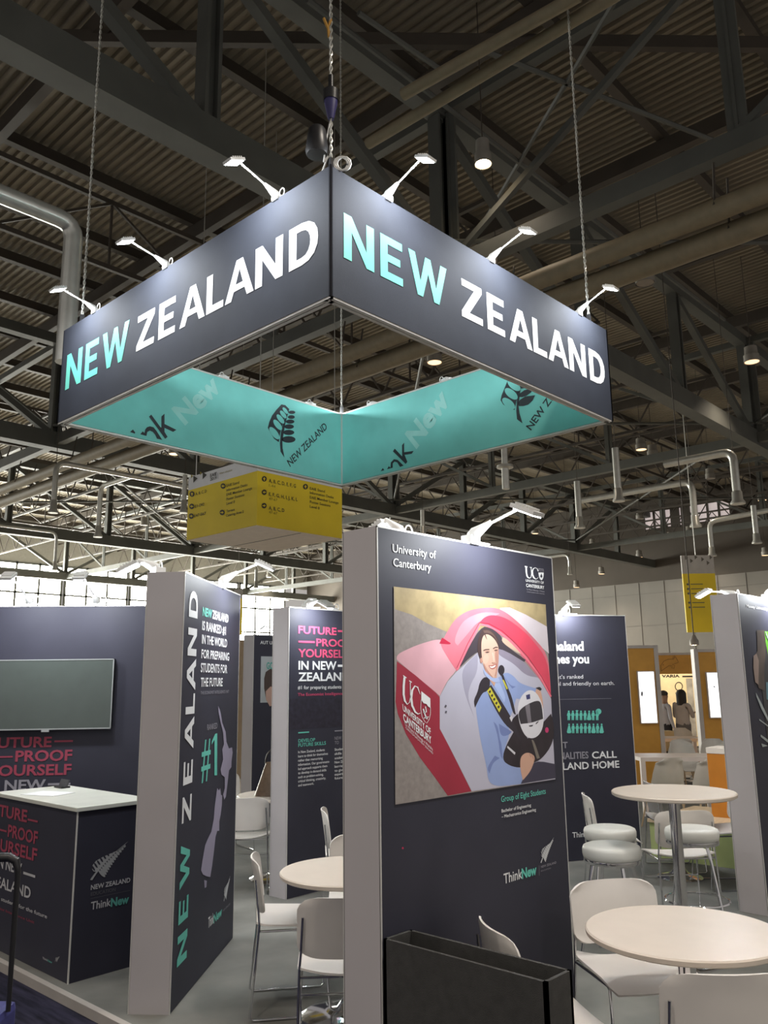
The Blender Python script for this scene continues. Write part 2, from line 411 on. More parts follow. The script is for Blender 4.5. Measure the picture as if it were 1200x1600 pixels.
# trusses
def truss(axis, c, lo, hi, label, flip=28.0, web=True):
    P = (lambda a, z, d=0.0: Vector((a, c + d, z))) if axis == 'u' else (lambda a, z, d=0.0: Vector((c + d, a, z)))
    K_ = 1.0 if axis == 'u' else .6
    m = MB(); m.beam(P(lo, 9.63, .21), P(hi, 9.63, .21), .42 * K_, .54 * K_); m.beam(P(lo, 13.1, .21), P(hi, 13.1, .21), .34 * K_, .34 * K_)
    o = struct('roof_truss', m, steel, label)
    k0 = 6.23 if axis == 'u' else 3.63
    a = k0 - 5.47 * 4
    while a < hi:
        if a > lo + .3:
            b = MB(); b.beam(P(a - .11 * K_, 9.75, .21), P(a - .11 * K_, 13.0, .21), .28 * K_, .06); b.beam(P(a + .11 * K_, 9.75, .21), P(a + .11 * K_, 13.0, .21), .28 * K_, .06); b.beam(P(a, 9.75, .21), P(a, 13.0, .21), .05, .2 * K_)
            build('post', b, steel, o)
        if a > lo and a + 5.47 < hi:
            s0, s1 = (a, a + 5.47) if a < flip - 1 else (a + 5.47, a)
            b = MB(); b.beam(P(s0, 13.0, .21), P(s1, 9.8, .21), .19 * K_, .19 * K_); build('diagonal', b, steel, o)
        a += 5.47
    return o
for c, l in ((9.1, 'nearest long roof truss crossing above the banner'), (25.5, 'second long roof truss beyond the banner'), (41.9, 'third long roof truss towards the bright windows'), (58.0, 'long roof truss right before the bright windows')):
    truss('u', c, -10, 55, l)
for c, l in ((11.6, 'cross truss behind the banner carrying the ducts'), (28.0, 'cross truss beyond the round ducts'), (44.4, 'cross truss nearest the grey far wall')):
    truss('v', c, -12, 62, l, flip=9.0)
for i in range(27):
    m = MB(); v = -9.4 + i * 2.73; m.beam((-12, v, RZ - .17), (55, v, RZ - .17), .12, .3); m.beam((-12, v, RZ - .31), (55, v, RZ - .31), .2, .03)
    struct('beam', m, steel_d, 'purlin under the corrugated deck')
for i in range(12):
    m = MB(); u = -10.2 + i * 5.47
    m.beam((u, -12, RZ - .55), (u, 62, RZ - .55), .2, .4)
    struct('beam', m, steel_d, 'roof beam below the purlins')
for i in range(9):
    m = MB(); u = 14.3 + i * 5.0
    m.beam((u, 10, 12.6), (u, 62, 12.6), .1, .1); m.beam((u, 10, 11.2), (u, 62, 11.2), .1, .1)
    for k in range(26):
        v = 10 + k * 2; m.beam((u, v, 11.2), (u, v + 1, 12.6), .05, .05); m.beam((u, v + 1, 12.6), (u, v + 2, 11.2), .05, .05)
    struct('lattice_beam', m, steel_d, 'light lattice beam high under the roof deck')
for c in (17.3, 33.7, 50.0):
    m = MB(); m.beam((-12, c, 13.3), (55, c, 13.3), .1, .12); m.beam((-12, c, 11.6), (55, c, 11.6), .1, .12)
    for k in range(24):
        a = -10.2 + k * 2.735; m.beam((a, c, 11.6), (a, c, 13.3), .05, .05); m.beam((a, c, 13.3 if k % 2 else 11.6), (a + 2.735, c, 11.6 if k % 2 else 13.3), .06, .06)
    struct('lattice_beam', m, steel_d, 'lattice beam running between the long roof trusses')
def rod(pts, r, name, mt, label, n=6):
    m = MB(); m.tube(pts, r, n); return struct(name, m, mt, label)
for a, b in (((480, 0), (1132, 500)), ((745, 75), (1132, 226)), ((968, -10), (735, 382)), ((560, 20), (690, 110))):
    rod([hz(*a, 12.4), hz(*b, 12.4)], .05, 'brace_beam', steel, 'thin diagonal brace under the roof')
m = MB(); a, b = hz(-20, 58, 13.6), hz(1230, 70, 13.6); m.beam(a, b, .14, .26); struct('beam', m, steel_d, 'roof brace running square to the view')
for (u0, v0) in ((11.6, 9.1), (28, 9.1), (11.6, 25.5), (28, 25.5), (11.6, -7.3), (28, -7.3)):
    for p0, p1 in (((u0, v0), (u0 + 16.4, v0 + 16.4)), ((u0 + 16.4, v0), (u0, v0 + 16.4))):
        rod([(p0[0], p0[1], 10.1), (p1[0], p1[1], 10.1)], .045, 'brace_beam', steel, 'long wind brace between the truss chords')
# ducts and pipes
for i, (u, z, r, l) in enumerate(((hz(1200, 345, 8.45).x, 8.45, .19, 'lower of the two big round beige air ducts'), (hz(1200, 297, 8.62).x, 8.62, .165, 'upper of the two big round beige air ducts'))):
    m = MB(); k = 150; m.tube([(u, -12 + 73 * j / k, z) for j in range(k + 1)], [r + (.008 if j % 2 else 0) for j in range(k + 1)], 14)
    o = tag(build('air_duct', m, ductm), l, 'duct', 'big round air ducts')
    m = MB()
    for j in range(18): m.tube([(u - r, -8 + 4 * j, z), (u - r * .7, -8 + 4 * j, z + r * .75), (u, -8 + 4 * j, 9.4)], .02, 5)
    build('hanger', m, steel_d, o)
for a, b, l in (((560 + 262 / 3.75, 148), (905, -8), 'upper of the two beige pipes under the roof'), ((575, 225), (985, -22), 'lower of the two beige pipes under the roof')):
    m = MB(); m.tube([hz(*a, 9.0), hz(*b, 9.0)], .075, 10); tag(build('pipe', m, ductm), l, 'pipe', 'beige pipes above the banner')
def elbow(p, a, b, r=0.2):
    p, a, b = Vector(p), Vector(a), Vector(b); d0 = (a - p).normalized(); d1 = (b - p).normalized()
    return [a] + [p + d0 * r * (1 - q) ** 2 + d1 * r * q ** 2 for q in (0, .25, .5, .75, 1)] + [b]
e = hz(116, 350, 7.0); m = MB(); m.tube(elbow(e, (-3, e.y, 7.0), (e.x, e.y, 5.3)), .105, 12)
tag(build('pipe', m, galv), 'thick silver pipe bending down left of the banner', 'pipe')
def drop(px, y0, y1, w, zb, foot, label, side=None):
    b = hz(px, y1, zb); d = (b - CAM).length; r = w * .8 / 2 * d / FPX
    zt = Plane((b.x, b.y, 0), (cR.x, cR.y, 0)).hit(px, y0).z
    t = thing('drop_pipe', label, 'pipe', b, 'silver drop pipes in the roof')
    m = MB(); top = Vector((b.x, b.y, zt))
    if side is None: m.tube([b, top], r, 10)
    else: m.tube(elbow(top, b, top + Vector(side), .3), r, 10)
    build('pipe', m, galv, t)
    m = MB(); m.tube([(b.x, b.y, zt - .1), (b.x, b.y, RZ + .2)], .01, 5); build('hanger_rod', m, steel_d, t)
    m = MB()
    if foot == 2: m.lathe([(0, .02), (r * 2.6, 0), (r * 2.7, -.06), (r * 1.2, -.08), (r * 1.2, -.55), (0, -.55)], b, 14)
    else: m.lathe([(r * 1.0, .34), (r * 1.2, .31), (r * 1.25, .10), (r * 1.75, .02), (r * 1.75, -.03), (0, -.03)], b, 14)
    build('outlet', m, galv, t)
    return t
for a in ((967, 700, 782, 13, 6.5, 1, 'silver drop pipe just right of the banner corner'), (1087, 752, 822, 12, 6.5, 1, 'silver drop pipe in front of the dim windows', (0, 4, 0)),
          (1153, 705, 786, 15, 6.5, 1, 'silver drop pipe above the right end of the dim windows', (0, 2, .0)), (1183, 790, 848, 10, 6.5, 1, 'silver drop pipe near the picture edge, below the big one'),
          (1113, 815, 868, 9, 6.5, 1, 'silver drop pipe behind the small yellow hanging sign', (0, -4, .2)), (906, 752, 824, 12, 6.5, 1, 'silver drop pipe below the banner right end'),
          (789, 690, 727, 12, 6.5, 2, 'silver drop pipe with a wide collar under the banner'), (661, 797, 838, 8, 6.5, 1, 'silver drop pipe left of the panel lamp'),
          (891, 866, 897, 6, 6.5, 1, 'silver drop pipe right of the rowing panel logo', (0, 5, 0)), (83, 722, 800, 10, 6.5, 1, 'silver drop pipe under the banner left corner', (5, 0, 0)),
          (153, 760, 838, 9, 6.5, 1, 'silver drop pipe between the banner and the bright windows', (0, -2, 0)), (287, 742, 800, 9, 6.5, 1, 'silver drop pipe left of the yellow cube sign'),
          (85, 832, 890, 5, 6.5, 1, 'thin silver drop pipe in front of the bright windows', (-4, 0, 0)), (400, 890, 918, 6, 6.5, 1, 'silver drop pipe above the left lamp arm')):
    a = list(a); a[6] = a[6].replace('rowing ', ''); drop(*a)
# high-bay lamps
def highbay(px, py, lit, label, z=11.0, hot=False):
    b = hz(px, py, z)
    while b.x > 53 or b.y > 60: z -= .1; b = hz(px, py, z)
    t = thing('pendant_lamp', label, 'lamp', b, 'hall pendant lamps')
    g = .68 if hot else 1.0; m = MB(); m.lathe([(.225 * g, 0), (.225 * g, .22), (.19 * g, .26), (.18 * g, .48), (.06, .52), (0, .52)], (b.x, b.y, b.z), 18); build('lamp_can', m, lamp_can, t)
    m = MB(); m.lathe([(0, .012), (.205 * g, .012)], (b.x, b.y, b.z), 18); build('lamp_glass', m, warm_hot if hot else (warm if lit else dead), t)
    m = MB(); m.tube([(b.x, b.y, b.z + .5), (b.x, b.y, RZ + .2)], .012, 5); build('suspension_rod', m, steel_d, t)
    if lit: light('lamp_light', 'SPOT', b + Vector((0, 0, -.05)), 120 if hot else P_FAR, (1, .84, .66), t, .2, b + Vector((0, 0, -5)), math.radians(115))
    return t
for q in ((755, 257, 1, 'bright glaring pendant lamp above the banner', 11.0, True), (1175, 566, 1, 'large lit pendant lamp near the right picture edge'), (1008, 443, 0, 'unlit pendant lamp below the beige ducts'),
          (679, 567, 1, 'lit pendant lamp seen through the banner ring'), (1002, 703, 1, 'lit pendant lamp right of the banner corner'), (1020, 713, 0, 'unlit pendant lamp beside the lit one right of the banner'),
          (1110, 748, 0, 'unlit pendant lamp above the dim windows'), (1191, 782, 1, 'lit pendant lamp right of the dim windows'), (1077, 834, 1, 'lit pendant lamp under the dim windows'),
          (1000, 811, 0, 'unlit pendant lamp left of the dim windows'), (926, 853, 0, 'unlit pendant lamp above the grey far wall'), (999, 871, 1, 'lit pendant lamp above the grey far wall'),
          (940, 897, 1, 'small lit pendant lamp low over the grey far wall'), (907, 786, 1, 'lit pendant lamp beside a drop pipe under the banner'), (836, 834, 1, 'lit pendant lamp right of the arm lamp head'),
          (744, 815, 0, 'unlit pendant lamp above the arm lamp rod'), (622, 788, 1, 'lit pendant lamp right of the yellow cube sign'), (272, 710, 1, 'lit pendant lamp just under the banner left side'),
          (41, 793, 1, 'lit pendant lamp near the left picture edge'), (133, 844, 1, 'lit pendant lamp above the bright windows'), (225, 821, 0, 'unlit pendant lamp left of the yellow cube sign'),
          (420, 902, 1, 'lit pendant lamp right of the left arm lamp'), (448, 938, 1, 'small lit pendant lamp above the pink lettered panel'), (1040, 832, 0, 'unlit pendant lamp under the window frame'),
          (901, 918, 1, 'tiny lit pendant lamp low by the tall panel top'), (1196, 868, 1, 'lit pendant lamp at the right edge over the far wall')):
    highbay(*q)
for k, (u, v) in enumerate(((4.7, .95), (-1.8, .95), (-1.8, 7.85), (4.7, -5.95), (11.2, -5.95), (-1.8, -5.95))):
    t = thing('pendant_lamp', 'pendant lamp of the hall grid above the stand', 'lamp', (u, v, 9), 'hall pendant lamps overhead')
    m = MB(); m.lathe([(.225, 0), (.225, .22), (.19, .26), (.18, .48), (0, .52)], (u, v, 9), 14); build('lamp_can', m, lamp_can, t)
    light('lamp_light', 'SPOT', (u, v, 8.95), P_HALL, (1, .90, .78), t, .2, (u, v, 0), math.radians(125))

# ================================================================== THE BANNER
BU0, BV0, BU1, BV1, BZ0, BZ1 = 3.603, 3.837, 7.565, 7.833, 4.334, 5.334
ban = thing('hanging_banner', 'large square hanging banner ring with dark outside, teal inside and NEW ZEALAND lettering', 'banner', ((BU0 + BU1) / 2, (BV0 + BV1) / 2, BZ0))
PL = Plane((BU0, 0, 0), (0, -1, 0)); PR = Plane((0, BV0, 0), (1, 0, 0))
IL = Plane((0, BV1 - .07, 0), (1, 0, 0)); IR = Plane((BU1 - .07, 0, 0), (0, -1, 0))
m = MB()
for a, b in (((BU0, BV0), (BU1, BV0 + .02)), ((BU0, BV1 - .02), (BU1, BV1)), ((BU0, BV0), (BU0 + .02, BV1)), ((BU1 - .02, BV0), (BU1, BV1))): m.span((*a, BZ0 + .012), (*b, BZ1))
build('outer_fabric', m, navy, ban)
m = MB()
for a, b in (((BU0 + .05, BV0 + .05), (BU1 - .05, BV0 + .07)), ((BU0 + .05, BV1 - .07), (BU1 - .05, BV1 - .05)), ((BU0 + .05, BV0 + .05), (BU0 + .07, BV1 - .05)), ((BU1 - .07, BV0 + .05), (BU1 - .05, BV1 - .05))): m.span((*a, BZ0 + .02), (*b, BZ1 - .015))
build('inner_fabric', m, tealfab, ban)
m = MB()
for z in (BZ0, BZ1 - .015):
    for a, b in (((BU0 + .004, BV0 + .004), (BU1 - .004, BV0 + .03)), ((BU0 + .004, BV0 + .045), (BU1 - .004, BV0 + .075)), ((BU0 + .004, BV1 - .03), (BU1 - .004, BV1 - .004)), ((BU0 + .004, BV1 - .075), (BU1 - .004, BV1 - .045)),
                 ((BU0 + .004, BV0 + .004), (BU0 + .03, BV1 - .004)), ((BU0 + .045, BV0 + .045), (BU0 + .075, BV1 - .045)), ((BU1 - .03, BV0 + .004), (BU1 - .004, BV1 - .004)), ((BU1 - .075, BV0 + .045), (BU1 - .045, BV1 - .045))):
        m.span((*a, z - .004), (*b, z + .014))
    for a, b in (((BU0 + .02, BV0 + .02), (BU1 - .02, BV0 + .06)), ((BU0 + .02, BV1 - .06), (BU1 - .02, BV1 - .02)), ((BU0 + .02, BV0 + .02), (BU0 + .06, BV1 - .02)), ((BU1 - .06, BV0 + .02), (BU1 - .02, BV1 - .02))): m.span((*a, z + .002), (*b, z + .010))
for x, y in ((BU1 - .085, BV1 - .085), (BU0 + .065, BV0 + .065)): m.span((x, y, BZ0), (x + .02, y + .02, BZ1))
build('frame', m, alu, ban)
m = MB(); m.tube([(BU0 - .003, BV0 - .003, BZ0), (BU0 - .003, BV0 - .003, BZ1)], .012, 6); build('corner_edging', m, mat('black_edging', (.02, .02, .024), .95, spec=.05), ban)
m = MB(); T(m, PL, 'NEW', 102, 200, 102, 610, 557.5, big=True); build('lettering', m, teal, ban)
m = MB(); T(m, PR, 'NEW', 536.7, 699, 537, 402.5, 332.5, big=True); build('lettering', m, teal, ban)
m = MB(); T(m, PL, 'ZEALAND', 213, 497.5, 213.5, 549.5, 497, big=True); build('lettering', m, white_p, ban)
m = MB(); T(m, PR, 'ZEALAND', 721.5, 946, 722, 494, 435.5, big=True); build('lettering', m, white_p, ban)
m = MB()
T3(m, IL, 'NEW ZEALAND', (453.1, 729.5), (511.6, 668.8), (447.7, 719.8), w=.012); T3(m, IR, 'NEW ZE', (830, 672.7), (867.5, 620.5), (821.8, 666.3), w=.012)
k = crop(400, 580, 9.231)
for cx, cy, a, b in ((515, 593, 50, 24), (507, 662, 50, 27), (490, 728, 62, 30), (475, 800, 70, 34), (470, 884, 80, 38), (468, 985, 100, 48)):
    p = k([(cx - a, cy)] + [(cx + a * math.cos(q) * (1 if math.cos(q) < 0 else 1.0), cy + b * math.sin(q)) for q in [math.pi * (1 - i / 8) for i in range(1, 9)]] + [(cx + a * math.cos(q), cy + b * math.sin(q)) for q in [-math.pi * i / 8 for i in range(0, 8)]]); poly(m, IL, p)
poly(m, IL, k([(470, 540), (478, 545), (420, 760), (388, 950), (378, 1020), (382, 1110), (408, 1245), (352, 1160), (342, 1040), (358, 880), (395, 720)]))
poly(m, IL, k([(365, 480), (420, 490), (470, 540), (400, 700), (345, 900), (328, 1025), (260, 975), (205, 890), (168, 815), (190, 730), (230, 640), (290, 560)]))
k2 = crop(760, 570, 8.571)
poly(m, IR, k2([(462, 215), (475, 235), (450, 400), (432, 560), (445, 650), (485, 785), (412, 730), (402, 620), (412, 430), (440, 280)]))
poly(m, IR, k2([(310, 155), (465, 225), (430, 380), (400, 500), (380, 605), (300, 580), (225, 530), (192, 475), (205, 410), (250, 300)]))
for pts in ([(440, 555), (425, 520), (450, 470), (520, 425), (655, 408), (620, 480), (560, 535), (500, 552)], [(440, 430), (450, 385), (510, 340), (628, 315), (600, 370), (540, 415), (480, 435)], [(465, 320), (470, 275), (520, 240), (590, 270), (545, 305)]): poly(m, IR, k2(pts))
a = crop(180, 630, 10.91)
for pts in ([(575, 230), (612, 195), (770, 410), (785, 420), (790, 225), (838, 180), (838, 355), (1040, 455), (985, 490), (838, 420), (838, 490), (890, 575), (850, 608)],
            [(800, 628), (710, 605), (680, 540), (640, 490), (590, 468), (545, 490), (530, 560), (425, 530), (465, 482), (497, 510), (510, 450), (540, 410), (590, 395), (650, 410), (700, 470)], [(250, 492), (300, 450), (340, 500), (330, 520)]): poly(m, IL, a(pts))
a = crop(530, 600, 6.0)
for pts in ([(505, 632), (522, 606), (592, 680), (590, 575), (610, 550), (610, 640), (700, 628), (680, 655), (615, 665), (640, 730), (625, 750)], [(605, 765), (572, 778), (545, 735), (520, 728), (503, 745), (503, 785), (450, 800), (466, 770), (482, 785), (486, 735), (515, 705), (550, 712)], [(390, 818), (410, 788), (425, 808)]): poly(m, IR, a(pts))
build('lettering', m, dark_p, ban)
m = MB()
for i in range(5):   # openings in the fern wings
    cx, cy, L = ((262, 895, 150), (310, 775, 128), (350, 690, 112), (390, 625, 95), (420, 570, 80))[i]
    poly(m, IL, k(ell(cx, cy, L * .72, L * .30, 52)), .0042)
    stroke(m, IL, k([(345, 1020 - 60 * i), (352 + i, 1010 - 60 * i)]), .1, .004)
for cx, cy in ((300, 520), (335, 390), (372, 275)): poly(m, IR, k2(ell(cx, cy, 105, 52, 40)), .0042)
build('print_opening', m, tealfab, ban)
m = MB(); T3(m, IL, 'New', (288, 664), (346, 607), (268, 640), .0025, .04); T3(m, IR, 'New', (650, 701), (704, 626), (633, 679), .0025, .04); build('lettering', m, tealfab_l, ban)

# arm lamps: a clamp on the edge, a cone, a rod, a flat head; the head's lit side looks down at the face
def arm_lamp(pl, base_px, head_px, z, label, power, group, lit=True, outward=1.0, inset=.02):
    n = pl.n * outward
    d = ray(*base_px); b = CAM + d * ((pl.o - pl.n * inset - CAM).dot(pl.n) / d.dot(pl.n)); b.z = z
    sp = Plane(b, n.cross(Vector((0, 0, 1))).cross(Vector((0, 0, 1))), n.cross(Vector((0, 0, 1))))
    h = sp.hit(*head_px)
    return arm_lamp_at(b, h, n, pl.r, label, power, group, lit)
def arm_lamp_at(b, h, n, r, label, power, group, lit=True):
    h = Vector(h); b = Vector(b)
    t = thing('arm_lamp', label, 'lamp', b, group)
    m = MB(); m.box(b + Vector((0, 0, .012)), (.07, .07, .05)); build('clamp', m, lampw, t, .006)
    e = h - b; L = e.length; e.normalize(); q = b + Vector((0, 0, .03))
    m = MB(); m.tube([q, q + e * .03, q + e * .11, q + e * .14], [.026, .033, .017, .011], 10); build('joint_cone', m, lampw, t)
    m = MB(); m.tube([q + e * .11, h - e * .02], .0072, 8); build('rod', m, lampw, t)
    f = n.normalized(); dn = Vector((0, 0, -1)); ax = (f * .88 + dn * .42).normalized(); nd = (dn * .90 - f * .42).normalized(); s = ax.cross(nd).normalized(); nd = s.cross(ax).normalized()
    if nd.z > 0: nd = -nd
    M = Matrix((ax, s, nd)).transposed()
    m = MB(); m.box(h + ax * .045, (.14, .095, .020), M=M)
    for k in range(5): m.box(h + ax * (.0 + .02 * k) - nd * .016, (.008, .085, .012), M=M)
    build('lamp_head', m, lampw, t)
    m = MB(); m.box(h + ax * .05 + nd * .013, (.115, .075, .006), M=M); build('lamp_glass', m, led if lit else dead, t)
    c = h + ax * .05 + nd * .022
    light('lamp_light', 'AREA', c, power, (.93, .97, 1.0), t, .12, c + nd - f * .15, size_y=.09)
    m = MB(); w = r.normalized()
    pts = [b + w * (.05 + .028 * math.sin(a * 1.0)) + Vector((0, 0, .045 + .035 * -math.cos(a))) for a in (i * math.pi / 6 for i in range(13))]
    m.tube(pts + [b + w * .16 + Vector((0, 0, .01))], .0045, 6); build('cable', m, lampw, t)
    return t
G1 = 'white arm lamps on the banner'
for pl, b, h, l in ((PL, (434, 300), (373, 252), 'white arm lamp on the banner left side, nearest the front corner'), (PL, (262, 414), (203, 376), 'white arm lamp at the middle of the banner left side'), (PL, (150, 484), (97, 451), 'white arm lamp at the far end of the banner left side'),
                    (PR, (603, 302), (658, 248), 'white arm lamp on the banner right side, nearest the front corner'), (PR, (765, 402), (818, 360), 'white arm lamp at the middle of the banner right side'), (PR, (903, 487), (948, 449), 'white arm lamp at the far end of the banner right side')):
    arm_lamp(pl, b, h, BZ1, l, P_OUT, G1)
PB, PD = Plane((0, BV1, 0), (-1, 0, 0)), Plane((BU1, 0, 0), (0, 1, 0))
for pl, b, h, l in ((PB, (352, 592), (323, 586), 'white arm lamp on the banner far left side, beside the left opening'), (PB, (488, 640), (455, 627), 'white arm lamp on the banner far left side, above the fern'), (PD, (580, 640), (613, 631), 'white arm lamp on the banner far right side, just right of the back corner'), (PD, (695, 601), (729, 589), 'white arm lamp on the banner far right side, further from the back corner')):
    arm_lamp(pl, b, h, BZ1, l, P_OUT, G1)
# suspension
def chain(x, y, z0, z1, label, links=0):
    t = thing('suspension_chain', label, 'chain', (x, y, z0), 'chains holding up the banner')
    for ph in (0, math.pi):
        m = MB(); k = int((z1 - z0) / .022); m.tube([(x + .009 * math.cos(ph + i * 1.05), y + .009 * math.sin(ph + i * 1.05), z0 + (z1 - z0) * i / k) for i in range(k + 1)], .0065, 4); build('strand', m, galv, t)
    m = MB(); m.box((x, y, z0 + .05), (.035, .035, .1)); build('shackle', m, black, t)
cs = [(BU0 + .05, BV0 + .05, 'chain at the banner front corner'), (BU0 + .05, BV1 - .28, 'chain at the banner left corner'), (BU1 - .28, BV0 + .05, 'chain at the banner right corner'), (BU1 - .06, BV1 - .06, 'chain at the banner back corner')]
for x, y, l in cs: chain(x, y, BZ1, RZ + .2, l)
hx, hy = cs[0][:2]
def zfront(py): return Plane((hx, hy, 0), (cR.x, cR.y, 0)).hit(520, py).z
ho = thing('chain_hoist', 'blue and black chain hoist above the banner front corner', 'hoist', (hx, hy, zfront(186)))
z1, z0 = zfront(156), zfront(186)
m = MB(); m.lathe([(0, z0 - .0), (.022, z0), (.05, z1 - .02), (.05, z1)], (hx, hy, 0), 12); build('hoist_body', m, mat('blue_hoist_paint', (0.05, 0.045, 0.16), 0.45), ho)
m = MB(); m.lathe([(.055, z1 - .01), (.06, z1 + .07), (.02, z1 + .09), (.02, z1 + .2), (0, z1 + .2)], (hx, hy, 0), 12); build('hoist_cap', m, black, ho)
bx = Vector((hx, hy, 0)) - cR * .10
m = MB(); m.lathe([(0, zfront(243)), (.075, zfront(242)), (.085, zfront(235)), (.065, zfront(204)), (.05, zfront(200))], bx, 14); build('chain_bag', m, black, ho)
m = MB()
for q in range(3):
    c = Vector((hx, hy, BZ1 + .06)) + cR * (.07 + .012 * q); m.tube([c + cR * .05 * math.cos(i * .6 + q) + Vector((0, 0, .055 * math.sin(i * .6 + q))) for i in range(11)], .007, 6)
m.tube([(hx, hy, z0), tuple(Vector((hx, hy, z0 - .15)) - cR * .03), tuple(Vector((hx, hy, z0 - .35)) - cR * .05), tuple(Vector((hx, hy, BZ1 + .12)) - cR * .02), tuple(Vector((hx, hy, BZ1)) - cR * .06)], .007, 6)
build('cable', m, lampw, ho)

sp0 = Plane((hx, hy, 0), (cR.x, cR.y, 0)); pA, pB, pC, pD = (sp0.hit(*c_) for c_ in ((506, 29), (513, 45), (514, 58), (517, 30)))
sr = thing('sling', 'yellow and orange sling hooked high beside the hoist chain', 'strap', pC)
m = MB(); m.tube([pA, pB, pC], .012, 6); m.tube([pD, pB], .011, 6); build('webbing', m, mat('orange_webbing', (.50, .26, .04), .7), sr)
m = MB(); m.tube([pB, pD, Vector((hx + .009, hy, pD.z + .05))], .009, 6); build('hook', m, steel, sr)

# ================================================================== THE STAND'S PANELS
FW = xy2w(0, 1, 0)
def at_depth(x, y, D):
    d = ray(x, y); return CAM + d * (D / d.dot(FW))
def panel(name, label, pl, w, th, h=2.42, z0=0.0, cat='display panel', front=None, back=True, group=None, edge=True):
    """upright display panel whose printed front lies in pl from s=0 to w; body behind it"""
    t = thing(name, label, cat, pl.at(w / 2, z0, -th / 2), group)
    def hexa(mb, s0, s1, z_0, z_1, d0, d1):
        mb.grid([pl.at(s, z, d) for s in (s0, s1) for d in (d0, d1) for z in (z_0, z_1)], [(0, 1, 3, 2), (4, 6, 7, 5), (0, 4, 5, 1), (2, 3, 7, 6), (0, 2, 6, 4), (1, 5, 7, 3)], False)
    m = MB(); hexa(m, 0, w, z0, h, -th + .004, -.004); build('body', m, side_w, t)
    m = MB(); hexa(m, .006, w - .006, z0 + .004, h - .006, -.004, 0); build('front_print', m, front or navy_board, t)
    if back:
        m = MB(); hexa(m, .006, w - .006, z0 + .004, h - .006, -th, -th + .004); build('back_print', m, front or navy_board, t)
    if edge:
        m = MB()
        for d in (-.003, -th + .003):
            hexa(m, 0, w, h - .006, h + .002, d - .004, d + .004); hexa(m, 0, .005, z0, h, d - .004, d + .004); hexa(m, w - .005, w, z0, h, d - .004, d + .004)
        build('edge_profile', m, alu, t)
    return t
# ---- panel with the photograph (front right)
PU = Plane((2.575, 2.449, 0), (1, 0, 0))
uc = panel('display_panel', 'tall dark panel with a large photo of a man in a red car', PU, 1.412, .216)
m = MB(); T(m, PU, 'University of', 612.8, 680.6, 613, 862.5, 850, w=.012); T(m, PU, 'Canterbury', 613.8, 673, 614, 884.6, 872, w=.012)
T(m, PU, 'Bachelor of Engineering', 783, 829, 783, 1269.5, 1264.5, w=.012); T(m, PU, '– Mechatronics Engineering', 783, 836.6, 783, 1278.5, 1273.5, w=.012); T(m, PU, 'Think', 786.5, 815.3, 787, 1380.8, 1365, w=.01)
k = crop(800, 860, 17.14)
def uc_logo(m, pl, k, off=.003, s=1.0):
    P_ = lambda pts: poly(m, pl, k(pts), off)
    return P_
P_ = uc_logo(m, PU, k)
P_([(328, 415), (395, 428), (405, 448), (388, 455), (392, 600), (412, 690), (448, 735), (490, 715), (500, 620), (490, 470), (462, 460), (460, 445), (520, 452), (520, 468), (508, 474), (520, 640), (500, 730), (455, 755), (405, 738), (370, 690), (352, 590), (345, 450), (328, 438)])
stroke(m, PU, k([(690, 560), (660, 490), (610, 465), (560, 490), (530, 560), (535, 650), (570, 730), (620, 770), (665, 755), (690, 715)]), [1.6, .9, .9, 1.6, 2.4, 2.6, 2.4, 1.2, .9, .4])
P_([(692, 585), (720, 600), (748, 585), (765, 600), (790, 585), (815, 600), (836, 590), (836, 660), (825, 730), (800, 785), (775, 802), (745, 780), (715, 720), (700, 650)])
T(m, PU, 'UNIVERSITY OF', 821, 849, 821, 908.8, 904.9, w=.012); T(m, PU, 'CANTERBURY', 821.5, 849.8, 821.5, 917, 912, w=.02)
build('lettering', m, white_p, uc)
m = MB(); T(m, PU, 'Te Whare Wānanga o Waitaha', 822, 850, 822, 922, 919.6); T(m, PU, 'CHRISTCHURCH NEW ZEALAND', 822.5, 850, 822.5, 925.6, 924); T(m, PU, 'NEW ZEALAND', 844.6, 868.5, 844.8, 1356.2, 1352.6, w=.012); T(m, PU, 'EDUCATION', 844.6, 859.7, 844.8, 1362, 1359.8)
stroke(m, PU, k([(690, 500), (700, 560), (730, 500), (745, 565), (775, 500), (790, 565), (825, 505), (830, 570)]), .9)
stroke(m, PU, k([(690, 490), (830, 505)]), .8); stroke(m, PU, [(841.5, 1352), (841.8, 1368)], .35)
build('lettering', m, grey_p, uc)
m = MB(); P2 = lambda pts: poly(m, PU, k(pts), .0045)
P2([(735, 690), (755, 650), (765, 615), (780, 650), (795, 690), (790, 720), (765, 735), (745, 715)]); build('crest_detail', m, navy_board, uc)
m = MB(); T(m, PU, 'Group of Eight Students', 782.5, 852, 782.8, 1253.2, 1244, w=.008); T(m, PU, 'New', 814.6, 837.9, 815, 1372.6, 1357.5, w=.04); build('lettering', m, teal, uc)
m = MB(); fern(m, PU, (844.2, 1348), (865, 1343.5), (844, 1312), mat('silver_print', (0.62, 0.64, 0.66), 0.6), navy_board); build('fern_emblem', m, None, uc)
m = MB(); poly(m, PU, ell(628.5, 1325, 1.6, 1.8)); build('red_dot', m, mat('red_dot_print', (0.55, .03, .10), .6), uc)
